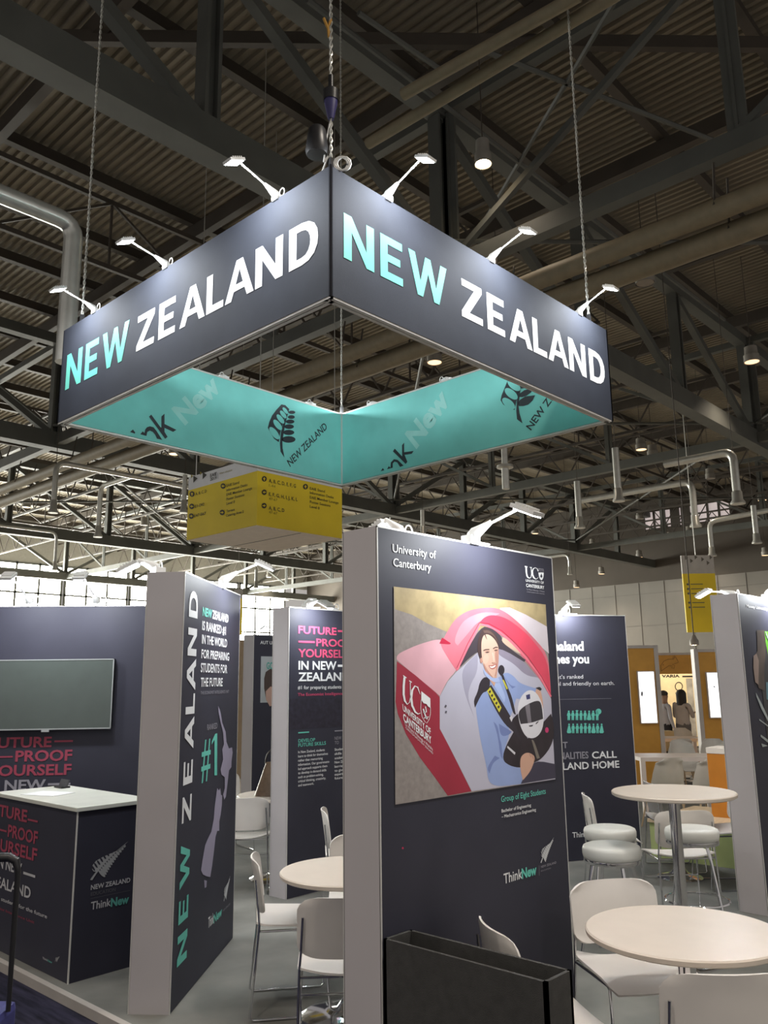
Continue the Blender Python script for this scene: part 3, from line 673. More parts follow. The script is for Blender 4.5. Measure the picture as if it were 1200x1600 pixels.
# the printed photograph, traced on the panel's face (flat, in thin layers of ink)
ph = MB(); K = crop(530, 790, 3.2); K8 = crop(730, 960, 8.0); K8b = crop(730, 1090, 8.0); K6 = crop(610, 1030, 8.0); LZ = [0.003]
def soften(pts, n=2):
    """round off the blunt corners of an outline, keep the sharp ones"""
    for _ in range(n):
        out = []
        for i, p in enumerate(pts):
            a, b = pts[i - 1], pts[(i + 1) % len(pts)]
            v0 = (a[0] - p[0], a[1] - p[1]); v1 = (b[0] - p[0], b[1] - p[1])
            c = (v0[0] * v1[0] + v0[1] * v1[1]) / ((math.hypot(*v0) * math.hypot(*v1)) or 1)
            if c > -.30: out.append(p)
            else: out += [(p[0] + v0[0] * .25, p[1] + v0[1] * .25), (p[0] + v1[0] * .25, p[1] + v1[1] * .25)]
        pts = out
    return pts
def ink(name, rgb, pts, f=K, var=.06, scale=6, step=True, rough=.45):
    if name not in ('white_body', 'dark_red_side', 'white_fairing', 'asphalt', 'dry_grass', 'buckle_white', 'belt_yellow'): pts = soften(pts)
    ph.use(mat('print_' + name, rgb, rough, var=var, scale=scale)); poly(ph, PU, f(pts), LZ[0])
    if step: LZ[0] += .00004
ink('asphalt', (150, 142, 138), [(270, 405), (1030, 495), (1078, 1368), (278, 1495)], var=.12, scale=40)
ink('dry_grass', (176, 158, 118), [(270, 405), (1030, 495), (1036, 640), (900, 600), (560, 640), (520, 625), (440, 590), (360, 545), (275, 518)], var=.16, scale=14)
ink('white_fairing', (218, 208, 214), [(800, 512), (850, 510), (930, 545), (1036, 605), (1046, 740), (1000, 700), (900, 600), (815, 545)])
ink('pale_pink_hood', (222, 172, 182), [(283, 762), (292, 742), (330, 722), (400, 692), (500, 664), (530, 690), (600, 760), (585, 825), (540, 870), (500, 952), (470, 925), (288, 776)], var=.14, scale=4)
ink('pink_canopy', (224, 120, 136), [(498, 690), (520, 665), (538, 630), (570, 575), (620, 535), (680, 515), (770, 508), (830, 530), (900, 590), (960, 650), (1040, 740), (1052, 870), (1057, 960), (1010, 880), (930, 780), (850, 680), (780, 630), (702, 588), (650, 680), (600, 790), (586, 830), (545, 770)], var=.22, scale=4)
ink('pale_canopy_shine', (230, 152, 166), [(600, 600), (640, 560), (720, 530), (800, 540), (760, 560), (690, 580), (640, 640), (590, 700), (570, 680)], var=.1)
ink('red_canopy', (226, 76, 100), [(760, 545), (830, 560), (900, 610), (960, 665), (1043, 775), (1056, 950), (1020, 870), (940, 755), (870, 680), (800, 625), (735, 596), (700, 585), (720, 560)], var=.10, scale=5)
ink('dark_red_notch', (190, 40, 70), [(498, 690), (512, 660), (555, 688), (552, 695)])
ink('dark_red_side', (160, 44, 64), [(286, 778), (380, 850), (480, 935), (500, 958), (500, 1115), (545, 1200), (658, 1428), (540, 1450), (480, 1365), (400, 1258), (330, 1140), (290, 1040), (279, 980), (284, 860)], var=.08, scale=3)
ink('white_body', (190, 188, 204), [(500, 1115), (500, 955), (540, 880), (586, 828), (606, 812), (640, 780), (690, 735), (760, 700), (830, 700), (905, 765), (1000, 870), (1057, 965), (1062, 1080), (1078, 1368), (660, 1428), (545, 1200)], var=.05, scale=3)
ink('inner_shade', (166, 163, 182), [(610, 812), (690, 738), (690, 830), (650, 900), (640, 960), (660, 1020), (672, 1060), (640, 985), (615, 900)], var=.05)
ink('inner_shade_right', (150, 142, 160), [(790, 690), (840, 705), (910, 770), (990, 860), (930, 850), (870, 790), (815, 760), (790, 740)])
ink('dark_opening', (72, 64, 72), [(598, 800), (702, 602), (760, 612), (812, 655), (808, 684), (930, 772), (922, 782), (800, 708), (700, 722), (640, 768), (604, 806)])
ink('tan_view', (214, 186, 164), [(814, 658), (832, 664), (912, 738), (900, 744), (808, 684)])
for nm, rgb, pts, w_ in (('pink_rim', (244, 124, 142), [(588, 820), (640, 710), (700, 596), (740, 600), (800, 632), (860, 685), (930, 760), (1000, 850), (1056, 955)], 2.6), ('red_line', (170, 40, 66), [(585, 812), (640, 690), (698, 586), (745, 590), (810, 625), (870, 680), (940, 756), (1010, 858), (1056, 945)], .9)):
    ph.use(mat('print_' + nm, rgb, .45)); stroke(ph, PU, K(pts), w_, LZ[0]); LZ[0] += .00004
ink('dark_cockpit', (46, 38, 44), [(800, 1060), (850, 1080), (890, 1040), (905, 1110), (940, 1165), (1020, 1080), (1056, 1040), (1072, 1100), (1066, 1190), (1010, 1268), (960, 1290), (905, 1312), (850, 1302), (808, 1270), (833, 1195), (870, 1130)], var=.2, scale=20)
ink('blue_shirt', (150, 168, 214), [(690, 935), (715, 885), (755, 862), (790, 865), (830, 830), (868, 850), (900, 890), (985, 915), (985, 962), (910, 968), (882, 965), (870, 1010), (842, 1080), (850, 1140), (832, 1192), (810, 1270), (850, 1302), (905, 1312), (914, 1390), (790, 1406), (742, 1382), (735, 1310), (705, 1180), (690, 1090), (678, 1000)], var=.05, scale=6)
ink('shirt_fold', (118, 134, 186), [(795, 1090), (860, 1130), (848, 1145), (815, 1155), (800, 1135)], step=False); ink('shirt_fold', (118, 134, 186), [(768, 1080), (790, 1100), (800, 1170), (808, 1190), (815, 1268), (803, 1255), (790, 1150)], step=False)
ink('shirt_fold', (118, 134, 186), [(735, 1310), (775, 1250), (800, 1262), (765, 1285), (748, 1340)], step=False); ink('shirt_fold', (118, 134, 186), [(820, 850), (852, 900), (880, 905), (862, 915), (835, 880)])
ink('shirt_light', (172, 190, 230), [(755, 872), (790, 866), (806, 900), (830, 960), (822, 985), (790, 930)], var=.03)
ink('dark_trousers', (64, 60, 78), [(905, 1390), (930, 1335), (975, 1272), (1076, 1292), (1080, 1362), (920, 1388)])
ink('belt_black', (52, 46, 54), [(728, 926), (756, 896), (850, 1045), (892, 1130), (905, 1180), (870, 1130), (815, 1086)])
ink('belt_black', (52, 46, 54), [(690, 930), (698, 885), (722, 855), (750, 862), (752, 900), (735, 930), (712, 935), (676, 1010), (668, 975)])
ink('belt_black', (52, 46, 54), [(806, 848), (817, 845), (838, 905), (862, 960), (880, 1045), (866, 1040), (845, 962)]); ink('belt_black', (52, 46, 54), [(788, 828), (797, 800), (812, 796), (824, 812), (822, 838), (806, 852)])
ink('belt_yellow', (214, 206, 66), [(736, 926), (752, 908), (808, 1010), (797, 1034)], step=False); ink('belt_yellow', (214, 206, 66), [(812, 870), (820, 872), (840, 915), (834, 920)])
for i in range(5): ink('belt_black', (52, 46, 54), [(743 + i * 11, 930 + i * 19), (752 + i * 11, 922 + i * 19), (757 + i * 11, 930 + i * 19), (749 + i * 11, 940 + i * 19)], step=False)
LZ[0] += .00004
ink('buckle_white', (214, 212, 218), [(848, 1060), (858, 1050), (866, 1062), (858, 1082)], step=False); ink('buckle_white', (214, 212, 218), [(838, 1200), (878, 1235), (874, 1246), (836, 1210)], step=False)
ink('magenta_knob', (206, 60, 116), ell(1035, 1122, 9, 14), step=False); ink('strap_olive', (126, 118, 108), [(958, 1170), (970, 1172), (1000, 1262), (985, 1266)])
ink('skin', (212, 168, 146), [(975, 925), (995, 906), (1008, 935), (1018, 1000), (1012, 1050), (1000, 1010), (985, 965)])
ink('helmet_white', (224, 222, 228), [(888, 1010), (905, 952), (945, 918), (984, 934), (1012, 990), (1022, 1062), (1010, 1130), (975, 1165), (932, 1160), (905, 1112), (893, 1062)])
ink('visor', (58, 54, 60), [(888, 1036), (920, 1002), (985, 972), (1008, 985), (1016, 1066), (960, 1086), (904, 1092)]); ink('visor_shine', (126, 120, 128), [(926, 1000), (948, 990), (958, 1084), (940, 1088)], step=False)
ink('helmet_mark', (60, 62, 110), [(930, 948), (950, 942), (952, 966), (934, 970)], step=False); ink('visor', (58, 54, 60), [(944, 1100), (966, 1096), (964, 1104), (948, 1106)], step=False); ink('visor', (58, 54, 60), [(978, 1088), (994, 1076), (992, 1084), (980, 1094)])
ink('watch', (50, 44, 48), [(978, 912), (1000, 905), (1010, 918), (1002, 926)])
ink('skin', (212, 168, 146), [(900, 1292), (905, 1252), (935, 1232), (966, 1244), (976, 1262), (970, 1284), (952, 1330), (916, 1372), (906, 1340)])
for q in ((948, 1240, 955, 1258), (960, 1244, 966, 1266), (972, 1256, 970, 1280)):
    ph.use(mat('print_skin_line', (150, 108, 92), .5)); stroke(ph, PU, K([(q[0], q[1]), (q[2], q[3])]), .5, LZ[0])
LZ[0] += .00004
ink('skin', (212, 168, 146), [(200, 640), (370, 700), (360, 800), (330, 900), (230, 760)], K8)
ink('collar', (176, 192, 232), [(190, 680), (262, 760), (330, 800), (380, 790), (400, 840), (350, 860), (250, 800), (200, 740)], K8)
ink('hair', (78, 60, 60), [(118, 470), (125, 330), (150, 240), (185, 175), (262, 182), (345, 242), (388, 330), (390, 440), (368, 450), (180, 560), (186, 600), (150, 560)], K8)
ink('hair_light', (108, 86, 80), [(190, 200), (262, 196), (320, 240), (360, 310), (372, 360), (340, 290), (290, 245), (240, 232), (205, 236)], K8)
ink('ear', (196, 146, 130), ell(166, 575, 16, 34), K8)
ink('face', (224, 186, 166), [(165, 420), (172, 310), (205, 248), (262, 250), (325, 300), (370, 370), (384, 430), (386, 560), (372, 680), (350, 770), (318, 795), (280, 775), (230, 715), (192, 640), (176, 560)], K8, var=.03)
ink('face_shade', (196, 146, 130), [(384, 430), (386, 560), (372, 680), (350, 770), (330, 780), (350, 700), (352, 620), (340, 560), (336, 480), (350, 440)], K8)
ink('face_shade', (196, 146, 130), [(192, 640), (230, 715), (280, 775), (318, 795), (280, 745), (240, 690), (200, 610)], K8)
ink('hair', (78, 60, 60), [(205, 250), (216, 240), (240, 318), (228, 305)], K8, step=False)
ink('cheek', (234, 196, 176), ell(225, 560, 34, 60, 10), K8)
ink('eye_socket', (204, 160, 142), ell(240, 468, 34, 18, -6), K8, step=False); ink('eye_socket', (204, 160, 142), ell(348, 446, 26, 18, -6), K8)
ink('brow', (86, 62, 58), [(188, 450), (215, 434), (266, 432), (268, 444), (222, 446), (196, 460)], K8, step=False); ink('brow', (86, 62, 58), [(310, 425), (345, 402), (374, 408), (376, 420), (345, 416), (316, 436)], K8, step=False)
ink('eye', (90, 66, 62), ell(242, 474, 22, 8, -6), K8, step=False); ink('eye', (90, 66, 62), ell(350, 450, 20, 8, -6), K8, step=False)
ink('nose_line', (170, 116, 102), [(300, 600), (330, 608), (346, 596), (340, 612), (318, 618), (298, 612)], K8, step=False); ink('nose_light', (238, 206, 188), [(300, 480), (316, 478), (334, 580), (318, 592)], K8, step=False)
ink('lips', (184, 104, 98), [(256, 636), (300, 640), (352, 612), (362, 622), (350, 668), (306, 690), (270, 672)], K8)
ink('teeth', (248, 236, 230), [(268, 646), (302, 652), (346, 628), (342, 656), (304, 674), (276, 664)], K8)
LZ[0] += .00006
ph.use(white_p)
stroke(ph, PU, K6([(166, 225), (156, 330), (155, 440), (170, 520), (200, 565), (228, 540), (240, 470), (238, 290)]), [3.4, 3.4, 3.3, 3.0, 1.4, 1.1, 1.0, 1.0], LZ[0])
poly(ph, PU, K6([(148, 198), (192, 228), (192, 240), (150, 214)]), LZ[0]); poly(ph, PU, K6([(224, 262), (258, 284), (256, 296), (222, 274)]), LZ[0])
stroke(ph, PU, K6([(362, 440), (330, 350), (295, 335), (262, 390), (250, 480), (262, 580), (300, 660), (335, 685), (366, 672)]), [.5, 1.6, 2.0, 3.0, 3.4, 3.2, 2.6, 1.8, .7], LZ[0])
poly(ph, PU, K6([(376, 400), (488, 490), (490, 610), (460, 590), (440, 560), (405, 550), (376, 510)]), LZ[0])
stroke(ph, PU, K6([(374, 510), (368, 620), (385, 720), (420, 780), (445, 800), (475, 750), (490, 680), (490, 600)]), .7, LZ[0])
stroke(ph, PU, K6([(400, 620), (425, 700), (450, 750)]), 2.0, LZ[0]); stroke(ph, PU, K6([(428, 590), (440, 660), (400, 665)]), 1.5, LZ[0]); stroke(ph, PU, K6([(410, 735), (468, 720)]), 1.4, LZ[0])
for tx, p0, p1, pt, w_ in (('UNIVERSITY OF', (146, 640), (497, 945), (140, 560), .02), ('CANTERBURY', (152, 765), (505, 1062), (146, 672), .03), ('Te Whare Wānanga o Waitaha', (168, 822), (520, 1145), (164, 782), .0), ('CHRISTCHURCH NEW ZEALAND', (180, 866), (522, 1190), (178, 838), .0)):
    T3(ph, PU, tx, K6([p0])[0], K6([p1])[0], K6([pt])[0], off=LZ[0], w=w_)
ph.use(mat('print_body_mark', (90, 88, 100), .5))
for e_ in ((682, 584, 12, 14), (686, 656, 12, 12)): poly(ph, PU, K6(ell(*e_)), LZ[0])
build('printed_photo', ph, None, uc)

# ---- left panel: NEW ZEALAND upright, map
nr = xy2w(-1.198, 4.958, 0); fr = xy2w(-1.104, 6.336, 0)
PLF = Plane(nr, fr - nr)
lp = panel('display_panel', 'dark panel with upright NEW ZEALAND lettering and a pale map', PLF, 1.38, .234)
m = MB(); T3(m, PLF, 'NEW', (290.5, 1495), (296.3, 1312), (274.5, 1506), big=True)
sx = PLF.st(290.5, 1495)[0]
def up_text(m, text, ya, yb_, s_base, s_top):
    """lettering that reads upward; base line at s_base, tops at s_top"""
    za = None
    lo = [PLF.at(s_base, 0.0)]; 
    def z_of(y):
        a, b = 0.0, 2.5
        for _ in range(40):
            q = (a + b) / 2
            if pj(PLF.at(s_base, q))[1] > y: a = q
            else: b = q
        return a
    z0, z1 = z_of(ya), z_of(yb_); lay(m, PLF, big_mesh(text, .30), 1.0, (s_base, z0), (0, 1), (s_top - s_base, 0), z1 - z0, .003)
s_b = PLF.st(307.8, 966)[0]; s_t = PLF.st(294.2, 966)[0]
m = MB(); up_text(m, 'NEW', 1496, 1313, s_b, s_t); T(m, PLF, 'NEW', 316, 330.5, 316, 961.5, 948.5, w=.03); T(m, PLF, '#', 313.3, 327.5, 314, 1216, 1151, w=.005); poly(m, PLF, crop(260, 1100, 3.81)([(266, 243), (268, 222), (288, 178), (300, 174), (299, 424), (283, 425), (284, 212)])); T(m, PLF, 'New', 333, 346, 334, 1442, 1429, w=.03); build('lettering', m, teal, lp)
m = MB(); up_text(m, 'ZEALAND', 1281, 926, s_b, s_t); T(m, PLF, 'ZEALAND', 331.2, 356, 331.5, 966, 953.5, w=.03)
for tx, xl, yb_, yt, xr in (('IS RANKED #1', 315.1, 983.9, 970, 352.1), ('IN THE WORLD', 314.7, 1005.2, 991.5, 353.9), ('FOR PREPARING', 314, 1028, 1014.5, 357.3), ('STUDENTS FOR', 312.9, 1050, 1036, 354.2), ('THE FUTURE', 312.9, 1072.6, 1059, 347)): T(m, PLF, tx, xl, xr, xl, yb_, yt, w=.018)
T(m, PLF, 'Think', 324.5, 333, 325, 1450, 1434, w=.01); build('lettering', m, white_p, lp)
m = MB(); T(m, PLF, 'THE ECONOMIST INTELLIGENCE UNIT', 312.9, 357, 313, 1085, 1080); T(m, PLF, 'RANKED', 323, 338.7, 323.5, 1141, 1132, w=.005); T(m, PLF, 'NEW ZEALAND', 348, 359, 348.5, 1424, 1421); build('lettering', m, grey_p, lp)
k = crop(260, 1100, 3.81)
m = MB(); poly(m, PLF, k([(305, 10), (316, 35), (322, 60), (330, 110), (350, 165), (355, 225), (370, 265), (388, 258), (392, 290), (385, 340), (384, 375), (370, 395), (360, 480), (352, 550), (342, 570), (335, 540), (345, 500), (345, 435), (325, 420), (320, 390), (335, 330), (330, 270), (340, 240), (335, 170), (320, 110), (308, 50)]))
poly(m, PLF, k([(300, 500), (310, 515), (318, 500), (322, 540), (330, 545), (328, 600), (320, 660), (312, 700), (312, 755), (300, 755), (290, 790), (280, 880), (270, 960), (258, 1030), (235, 1025), (215, 1015), (203, 990), (212, 930), (228, 840), (245, 800), (265, 760), (280, 680), (285, 610), (292, 560)])); poly(m, PLF, k([(222, 1048), (238, 1052), (235, 1090), (225, 1096)]))
build('map_print', m, mauve_p, lp)
m = MB(); fern(m, PLF, (349, 1408), (359, 1400), (349, 1376), mat('silver_print', (0.62, 0.64, 0.66), 0.6), navy_board); build('fern_emblem', m, None, lp)

# ---- FUTURE-PROOF panel
PF = Plane((4.812, 5.66, 0), (1, 0, 0))
fp = panel('display_panel', 'dark panel with pink FUTURE PROOF YOURSELF heading behind the left table', PF, 1.41, .222)
m = MB(); T(m, PF, 'FUTURE', 465.8, 525.5, 466, 989.5, 978, w=.025); bar(m, PF, 527.5, 546, 528, 987.5, 984.5); bar(m, PF, 466, 491.5, 466, 1004, 1001); T(m, PF, 'PROOF', 493.8, 548, 494, 1009.3, 998, w=.025); T(m, PF, 'YOURSELF', 465.5, 543, 466, 1026.5, 1014, w=.025); T(m, PF, 'The Economist Intelligence Unit', 465, 548, 465.3, 1087.5, 1083, w=.01); build('lettering', m, pink_p, fp)
m = MB(); T(m, PF, 'IN NEW', 466, 525.5, 466.2, 1046, 1033, w=.025); bar(m, PF, 527.5, 546, 528, 1042, 1038.5); T(m, PF, 'ZEALAND', 465.6, 546, 466, 1064, 1051, w=.025); T(m, PF, '#1 for preparing students', 465, 533, 465.3, 1077, 1071.5, w=.008)
for tx, yb_, xr in (('In New Zealand, students', 1177, 507), ('learn to think for themselves', 1183.6, 512), ('rather than memorising', 1190.2, 503.8), ('information. Our government-', 1196.8, 514.5), ('led approach supports them', 1203.3, 511), ('to develop in-demand skills', 1209.8, 509.5), ('such as problem-solving,', 1216.2, 505), ('critical thinking, creativity,', 1222.6, 508.8), ('and teamwork.', 1229, 490)): T(m, PF, tx, 465.5, xr, 465.7, yb_, yb_ - 3.8, w=.006)
for tx, yb_ in (('Students', 1173), ('skills and', 1179.7), ('academic', 1186.4), ('New Zeal', 1193), ('barriers', 1199.6), ('to give', 1206), ('experience', 1212), ('future', 1218)): T(m, PF, tx, 522.5, 522.5 + 2.05 * len(tx), 522.7, yb_, yb_ - 3.8, w=.006)
build('lettering', m, white_p, fp)
m = MB(); bar(m, PF, 465.6, 482.6, 466, 1146, 1144); T(m, PF, 'DEVELOP', 465.8, 492, 466, 1160, 1155, w=.01); T(m, PF, 'FUTURE SKILLS', 465.8, 508.8, 466, 1167, 1161.6, w=.01); build('lettering', m, teal, fp)
m = MB(); bar(m, PF, 522.5, 540, 523, 1143, 1141.4); T(m, PF, 'NEW', 522.5, 533, 523, 1156, 1151); T(m, PF, 'TO', 522.5, 529, 523, 1163, 1158); build('lettering', m, grey_p, fp)
m = MB(); bar(m, PF, 452, 560, 453, 1140, 1092, .001); build('city_print', m, mat('city_print', (0.022, 0.019, 0.034), .55, var=.35, scale=25), fp)

# ---- AUT panel (far, mostly hidden)
PA = Plane((7.17, 9.17, 0), (1, 0, 0))
au = panel('display_panel', 'far dark panel with a half hidden portrait behind the FUTURE PROOF panel', PA, 1.41, .222)
m = MB(); T(m, PA, 'AUT University', 406.5, 446, 406.8, 1006.2, 1001.2, w=.012); build('lettering', m, white_p, au)
m = MB(); bar(m, PA, 406.5, 450, 407, 1098, 1025.5, .002); build('poster_print', m, mat('poster_pale', (0.42, 0.45, 0.47), .5), au)
m = MB(); k = crop(340, 900, 4); poly(m, PA, k([(290, 640), (300, 600), (335, 575), (400, 570), (400, 900), (345, 830), (300, 760), (290, 700)]), .003); build('hair_print', m, mat('poster_hair', (0.06, .04, .035), .5), au)
m = MB(); poly(m, PA, k([(300, 720), (330, 690), (360, 700), (360, 800), (325, 815), (300, 770)]), .0045); build('skin_print', m, mat('poster_skin', (0.50, .32, .26), .5), au)
m = MB(); T(m, PA, 'GO', 416, 427, 416.2, 1045, 1035, .004, .04); build('lettering', m, teal_d, au)

# ---- panel with the pictograms
rr = xy2w(2.56, 8.92, 0); rd = xy2w(.966, .259, 0)
PZ = Plane(rr - rd * 1.41, rd)
zp = panel('display_panel', 'dark panel with two rows of teal people pictograms and LAND HOME lettering', PZ, 1.41, .222)
m = MB(); T(m, PZ, 'Zealand', 851, 912, 900, 1016.4, 1002.5, w=.03); T(m, PZ, 'welcomes you', 818, 920.4, 900, 1036.2, 1022.5, w=.03); T(m, PZ, "that's ranked", 862, 911, 900, 1060.3, 1054.3, w=.0); T(m, PZ, 'most peaceful and friendly on earth.', 823, 960, 900, 1071, 1065, w=.0)
T(m, PZ, 'CALL', 925, 963.6, 926, 1185, 1174.6, w=.02); T(m, PZ, 'LAND HOME', 879.5, 967.7, 900, 1202, 1191.2, w=.02); T(m, PZ, 'ThinkNew', 894.4, 938, 895, 1308.7, 1300.5, w=.008); build('lettering', m, white_p, zp)
m = MB(); T(m, PZ, 'NATIONALITIES', 838, 919.5, 900, 1185.4, 1175, w=.02); T(m, PZ, 'T', 879.5, 887, 880, 1168.8, 1159.4, w=.02); bar(m, PZ, 874, 955, 880, 1093, 1092.6); build('lettering', m, grey_p, zp)
m = MB()
def picto(x, yb_, h, kind):
    u = h / 10
    poly(m, PZ, ell(x, yb_ - 9.1 * u, .95 * u, .95 * u, 0, 10))
    if kind == 1: poly(m, PZ, [(x - .8 * u, yb_ - 8 * u), (x + .8 * u, yb_ - 8 * u), (x + 2.4 * u, yb_ - 1.2 * u), (x + 1.5 * u, yb_), (x - 1.5 * u, yb_), (x - 2.4 * u, yb_ - 1.2 * u)])
    else:
        poly(m, PZ, [(x - 1.1 * u, yb_ - 8 * u), (x + 1.1 * u, yb_ - 8 * u), (x + 2.0 * u, yb_ - 5 * u), (x + 1.3 * u, yb_ - 4.6 * u), (x + 1.2 * u, yb_), (x + .25 * u, yb_), (x, yb_ - 3.6 * u), (x - .25 * u, yb_), (x - 1.2 * u, yb_), (x - 1.3 * u, yb_ - 4.6 * u), (x - 2.0 * u, yb_ - 5 * u)])
    if kind == 2: poly(m, PZ, ell(x + 1.3 * u, yb_ - 9 * u, 3.0 * u, 3.0 * u))
    if kind == 3: poly(m, PZ, [(x - 2 * u, yb_ - 9.6 * u), (x, yb_ - 10.6 * u), (x + 2.2 * u, yb_ - 9.6 * u)])
for i in range(8): picto(888.5 + 6.35 * i, 1125.3, 15, (0, 0, 3, 0, 0, 1, 0, 2)[i])
for i in range(9): picto(889 + 6.35 * i, 1145.6, 15, (1, 0, 0, 0, 3, 0, 1, 0, 1)[i])
build('pictogram_print', m, teal, zp)

# ---- panel at the right picture edge
PM = Plane((6.84, 2.50, 0), (1, 0, 0))
mp = panel('display_panel', 'dark panel with a green photo, cut by the right picture edge', PM, 1.41, .222)
m = MB(); T(m, PM, 'Massey University', 1166, 1199, 1166.3, 948.8, 944.6, w=.02); build('lettering', m, white_p, mp)
k = crop(1150, 920, 5.34)
m = MB(); s0, z1_ = PM.st(1181, 985); z0_ = PM.st(1195, 1165)[1]
m.use(mat('photo_green', (0.16, 0.50, 0.04), .5, var=.2)); a = PM.st(1194, 1000)[0]; m.face([PM.at(a, z0_, .002), PM.at(1.30, z0_, .002), PM.at(1.30, z1_, .002), PM.at(a, z1_, .002)])
m.use(mat('photo_dark_cloth', (0.035, .033, .036), .5, var=.3)); m.face([PM.at(s0, z0_, .003), PM.at(a + .05, z0_, .003), PM.at(a + .10, z0_ + .5, .003), PM.at(a, z1_, .003), PM.at(s0, z1_, .003)])
m.use(mat('photo_hair', (0.075, .055, .045), .5, var=.3)); poly(m, PM, k([(170, 345), (235, 345), (245, 480), (232, 700), (235, 850), (185, 830), (140, 650), (150, 560), (175, 520)]), .0042)
m.use(mat('photo_skin', (0.25, .18, .15), .5, var=.1)); poly(m, PM, k([(140, 560), (165, 540), (185, 600), (182, 800), (155, 780), (140, 660)]), .0052)
m.use(mat('photo_stripe', (0.36, .40, .40), .5)); 
for p_ in ([(160, 865), (210, 960), (265, 1080), (268, 1120), (205, 1000), (165, 900)], [(188, 1085), (268, 1145), (268, 1155), (188, 1097)], [(200, 1215), (268, 1265), (268, 1290), (200, 1235)], [(205, 1290), (262, 1310), (215, 1320)], [(242, 350), (268, 420), (268, 440), (244, 385)]): poly(m, PM, k(p_), .0056)
m.use(mat('photo_blue', (0.10, .20, .24), .5)); poly(m, PM, k([(246, 780), (290, 775), (290, 930), (250, 925)]), .0048)
build('printed_photo', m, None, mp)

# ---- wall with the television
wl = xy2w(-4.30, 6.88, 0); wr = xy2w(-1.78, 7.10, 0)
PW = Plane(wl, wr - wl); wlen = (wr - wl).length
tw = panel('display_wall', 'wide dark stand wall behind the counter with dull rose lettering under a television', PW, wlen, .2, cat='display wall', edge=False)
m = MB(); T(m, PW, 'FUTURE', -16, 80.4, 40, 1167.5, 1152, w=.025); bar(m, PW, 85, 114, 90, 1159.6, 1156.8); bar(m, PW, -30, 20, 0, 1184, 1181.5); T(m, PW, 'PROOF', 23.6, 112.4, 40, 1189.3, 1173, w=.025); T(m, PW, 'YOURSELF', -22, 111.2, 40, 1211.4, 1195.3, w=.025); build('lettering', m, rose_p, tw)
m = MB(); T(m, PW, 'IN NEW', -30, 71, 30, 1234.5, 1218.8, w=.025); bar(m, PW, 75, 110, 80, 1227, 1223.6); build('lettering', m, grey_p, tw)
tv = thing('television', 'large switched off flat television hung on the dark stand wall', 'television', PW.at(0, 1.5))
s1, z1_ = PW.st(181, 1029.5); z0_ = PW.st(178, 1138)[1]; s0 = s1 - (z1_ - z0_) * 1.72
m = MB()
def wbox(mb, pl, s_0, s_1, z_0, z_1, d0, d1): mb.grid([pl.at(s, z, d) for s in (s_0, s_1) for d in (d0, d1) for z in (z_0, z_1)], [(0, 1, 3, 2), (4, 6, 7, 5), (0, 4, 5, 1), (2, 3, 7, 6), (0, 2, 6, 4), (1, 5, 7, 3)], False)
wbox(m, PW, s0, s1, z0_, z1_, .003, .05); build('casing', m, black, tv)
m = MB()
for a_ in ((s0, s1, z1_ - .008, z1_), (s0, s1, z0_, z0_ + .010), (s0, s0 + .008, z0_, z1_), (s1 - .008, s1, z0_, z1_)): wbox(m, PW, *a_, .05, .056)
wbox(m, PW, s1 - .55, s1 - .49, z0_ - .018, z0_, .045, .056); build('bezel', m, mat('silver_bezel', (0.38, .40, .40), .35, metal=.3), tv)
m = MB(); wbox(m, PW, s0 + .008, s1 - .008, z0_ + .010, z1_ - .008, .05, .052); build('screen', m, screen_m, tv)

# ---- counter
cn = thing('counter', 'square dark reception counter with white top, lettering and a silver fern', 'counter', (2.9, 5.7, 0))
m = MB(); m.span((2.664, 5.138, 0), (3.18, 6.36, .985)); build('body', m, navy_board, cn)
m = MB(); m.span((2.650, 5.124, .985), (3.20, 6.38, 1.01)); build('worktop', m, mat('counter_top_white', (.62, .63, .57), .4), cn, .003)
m = MB(); m.span((2.660, 5.134, 0), (2.668, 5.142, .985)); build('corner_profile', m, alu, cn)
CF = Plane((2.664, 0, 0), (0, -1, 0)); CS = Plane((0, 5.138, 0), (1, 0, 0))
m = MB(); T(m, CF, 'FUTURE', -20, 42.5, 40, 1284, 1265.5, w=.025); bar(m, CF, 44, 59.5, 45, 1282, 1279); bar(m, CF, -8, 11, 5, 1299, 1296); T(m, CF, 'PROOF', 12.5, 59, 57, 1318.5, 1299, w=.025); T(m, CF, 'YOURSELF', -24, 58, 57, 1345.5, 1326, w=.025); T(m, CF, 'The Economist Intelligence Unit', -30, 54, 52, 1442.5, 1438); build('lettering', m, rose_p, cn)
m = MB(); T(m, CF, 'IN NEW', -4, 34, 30, 1365.3, 1348, w=.02); bar(m, CF, 37, 55.5, 40, 1366.5, 1362.5); T(m, CF, 'ZEALAND', -14, 48, 46, 1403.5, 1386, w=.02); T(m, CF, '#1 for preparing students for the future', -45, 74, 70, 1433.6, 1427.5, w=.012); T(m, CF, 'Think', 67, 75, 70, 1499.5, 1496, w=.01); T(m, CS, 'Think', 141.5, 172.5, 142, 1421.5, 1409.5, w=.012); T(m, CS, 'NEW ZEALAND', 141.5, 203, 142, 1390.3, 1383, w=.02)
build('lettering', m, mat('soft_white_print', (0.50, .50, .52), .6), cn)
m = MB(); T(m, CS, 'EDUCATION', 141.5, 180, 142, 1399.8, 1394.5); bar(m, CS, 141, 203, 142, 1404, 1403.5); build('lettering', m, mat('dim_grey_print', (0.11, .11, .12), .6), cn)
m = MB(); T(m, CS, 'New', 172.5, 201, 173, 1416.5, 1404, w=.04); T(m, CF, 'New', 75, 82, 76, 1502.5, 1499, w=.03); build('lettering', m, teal_d, cn)
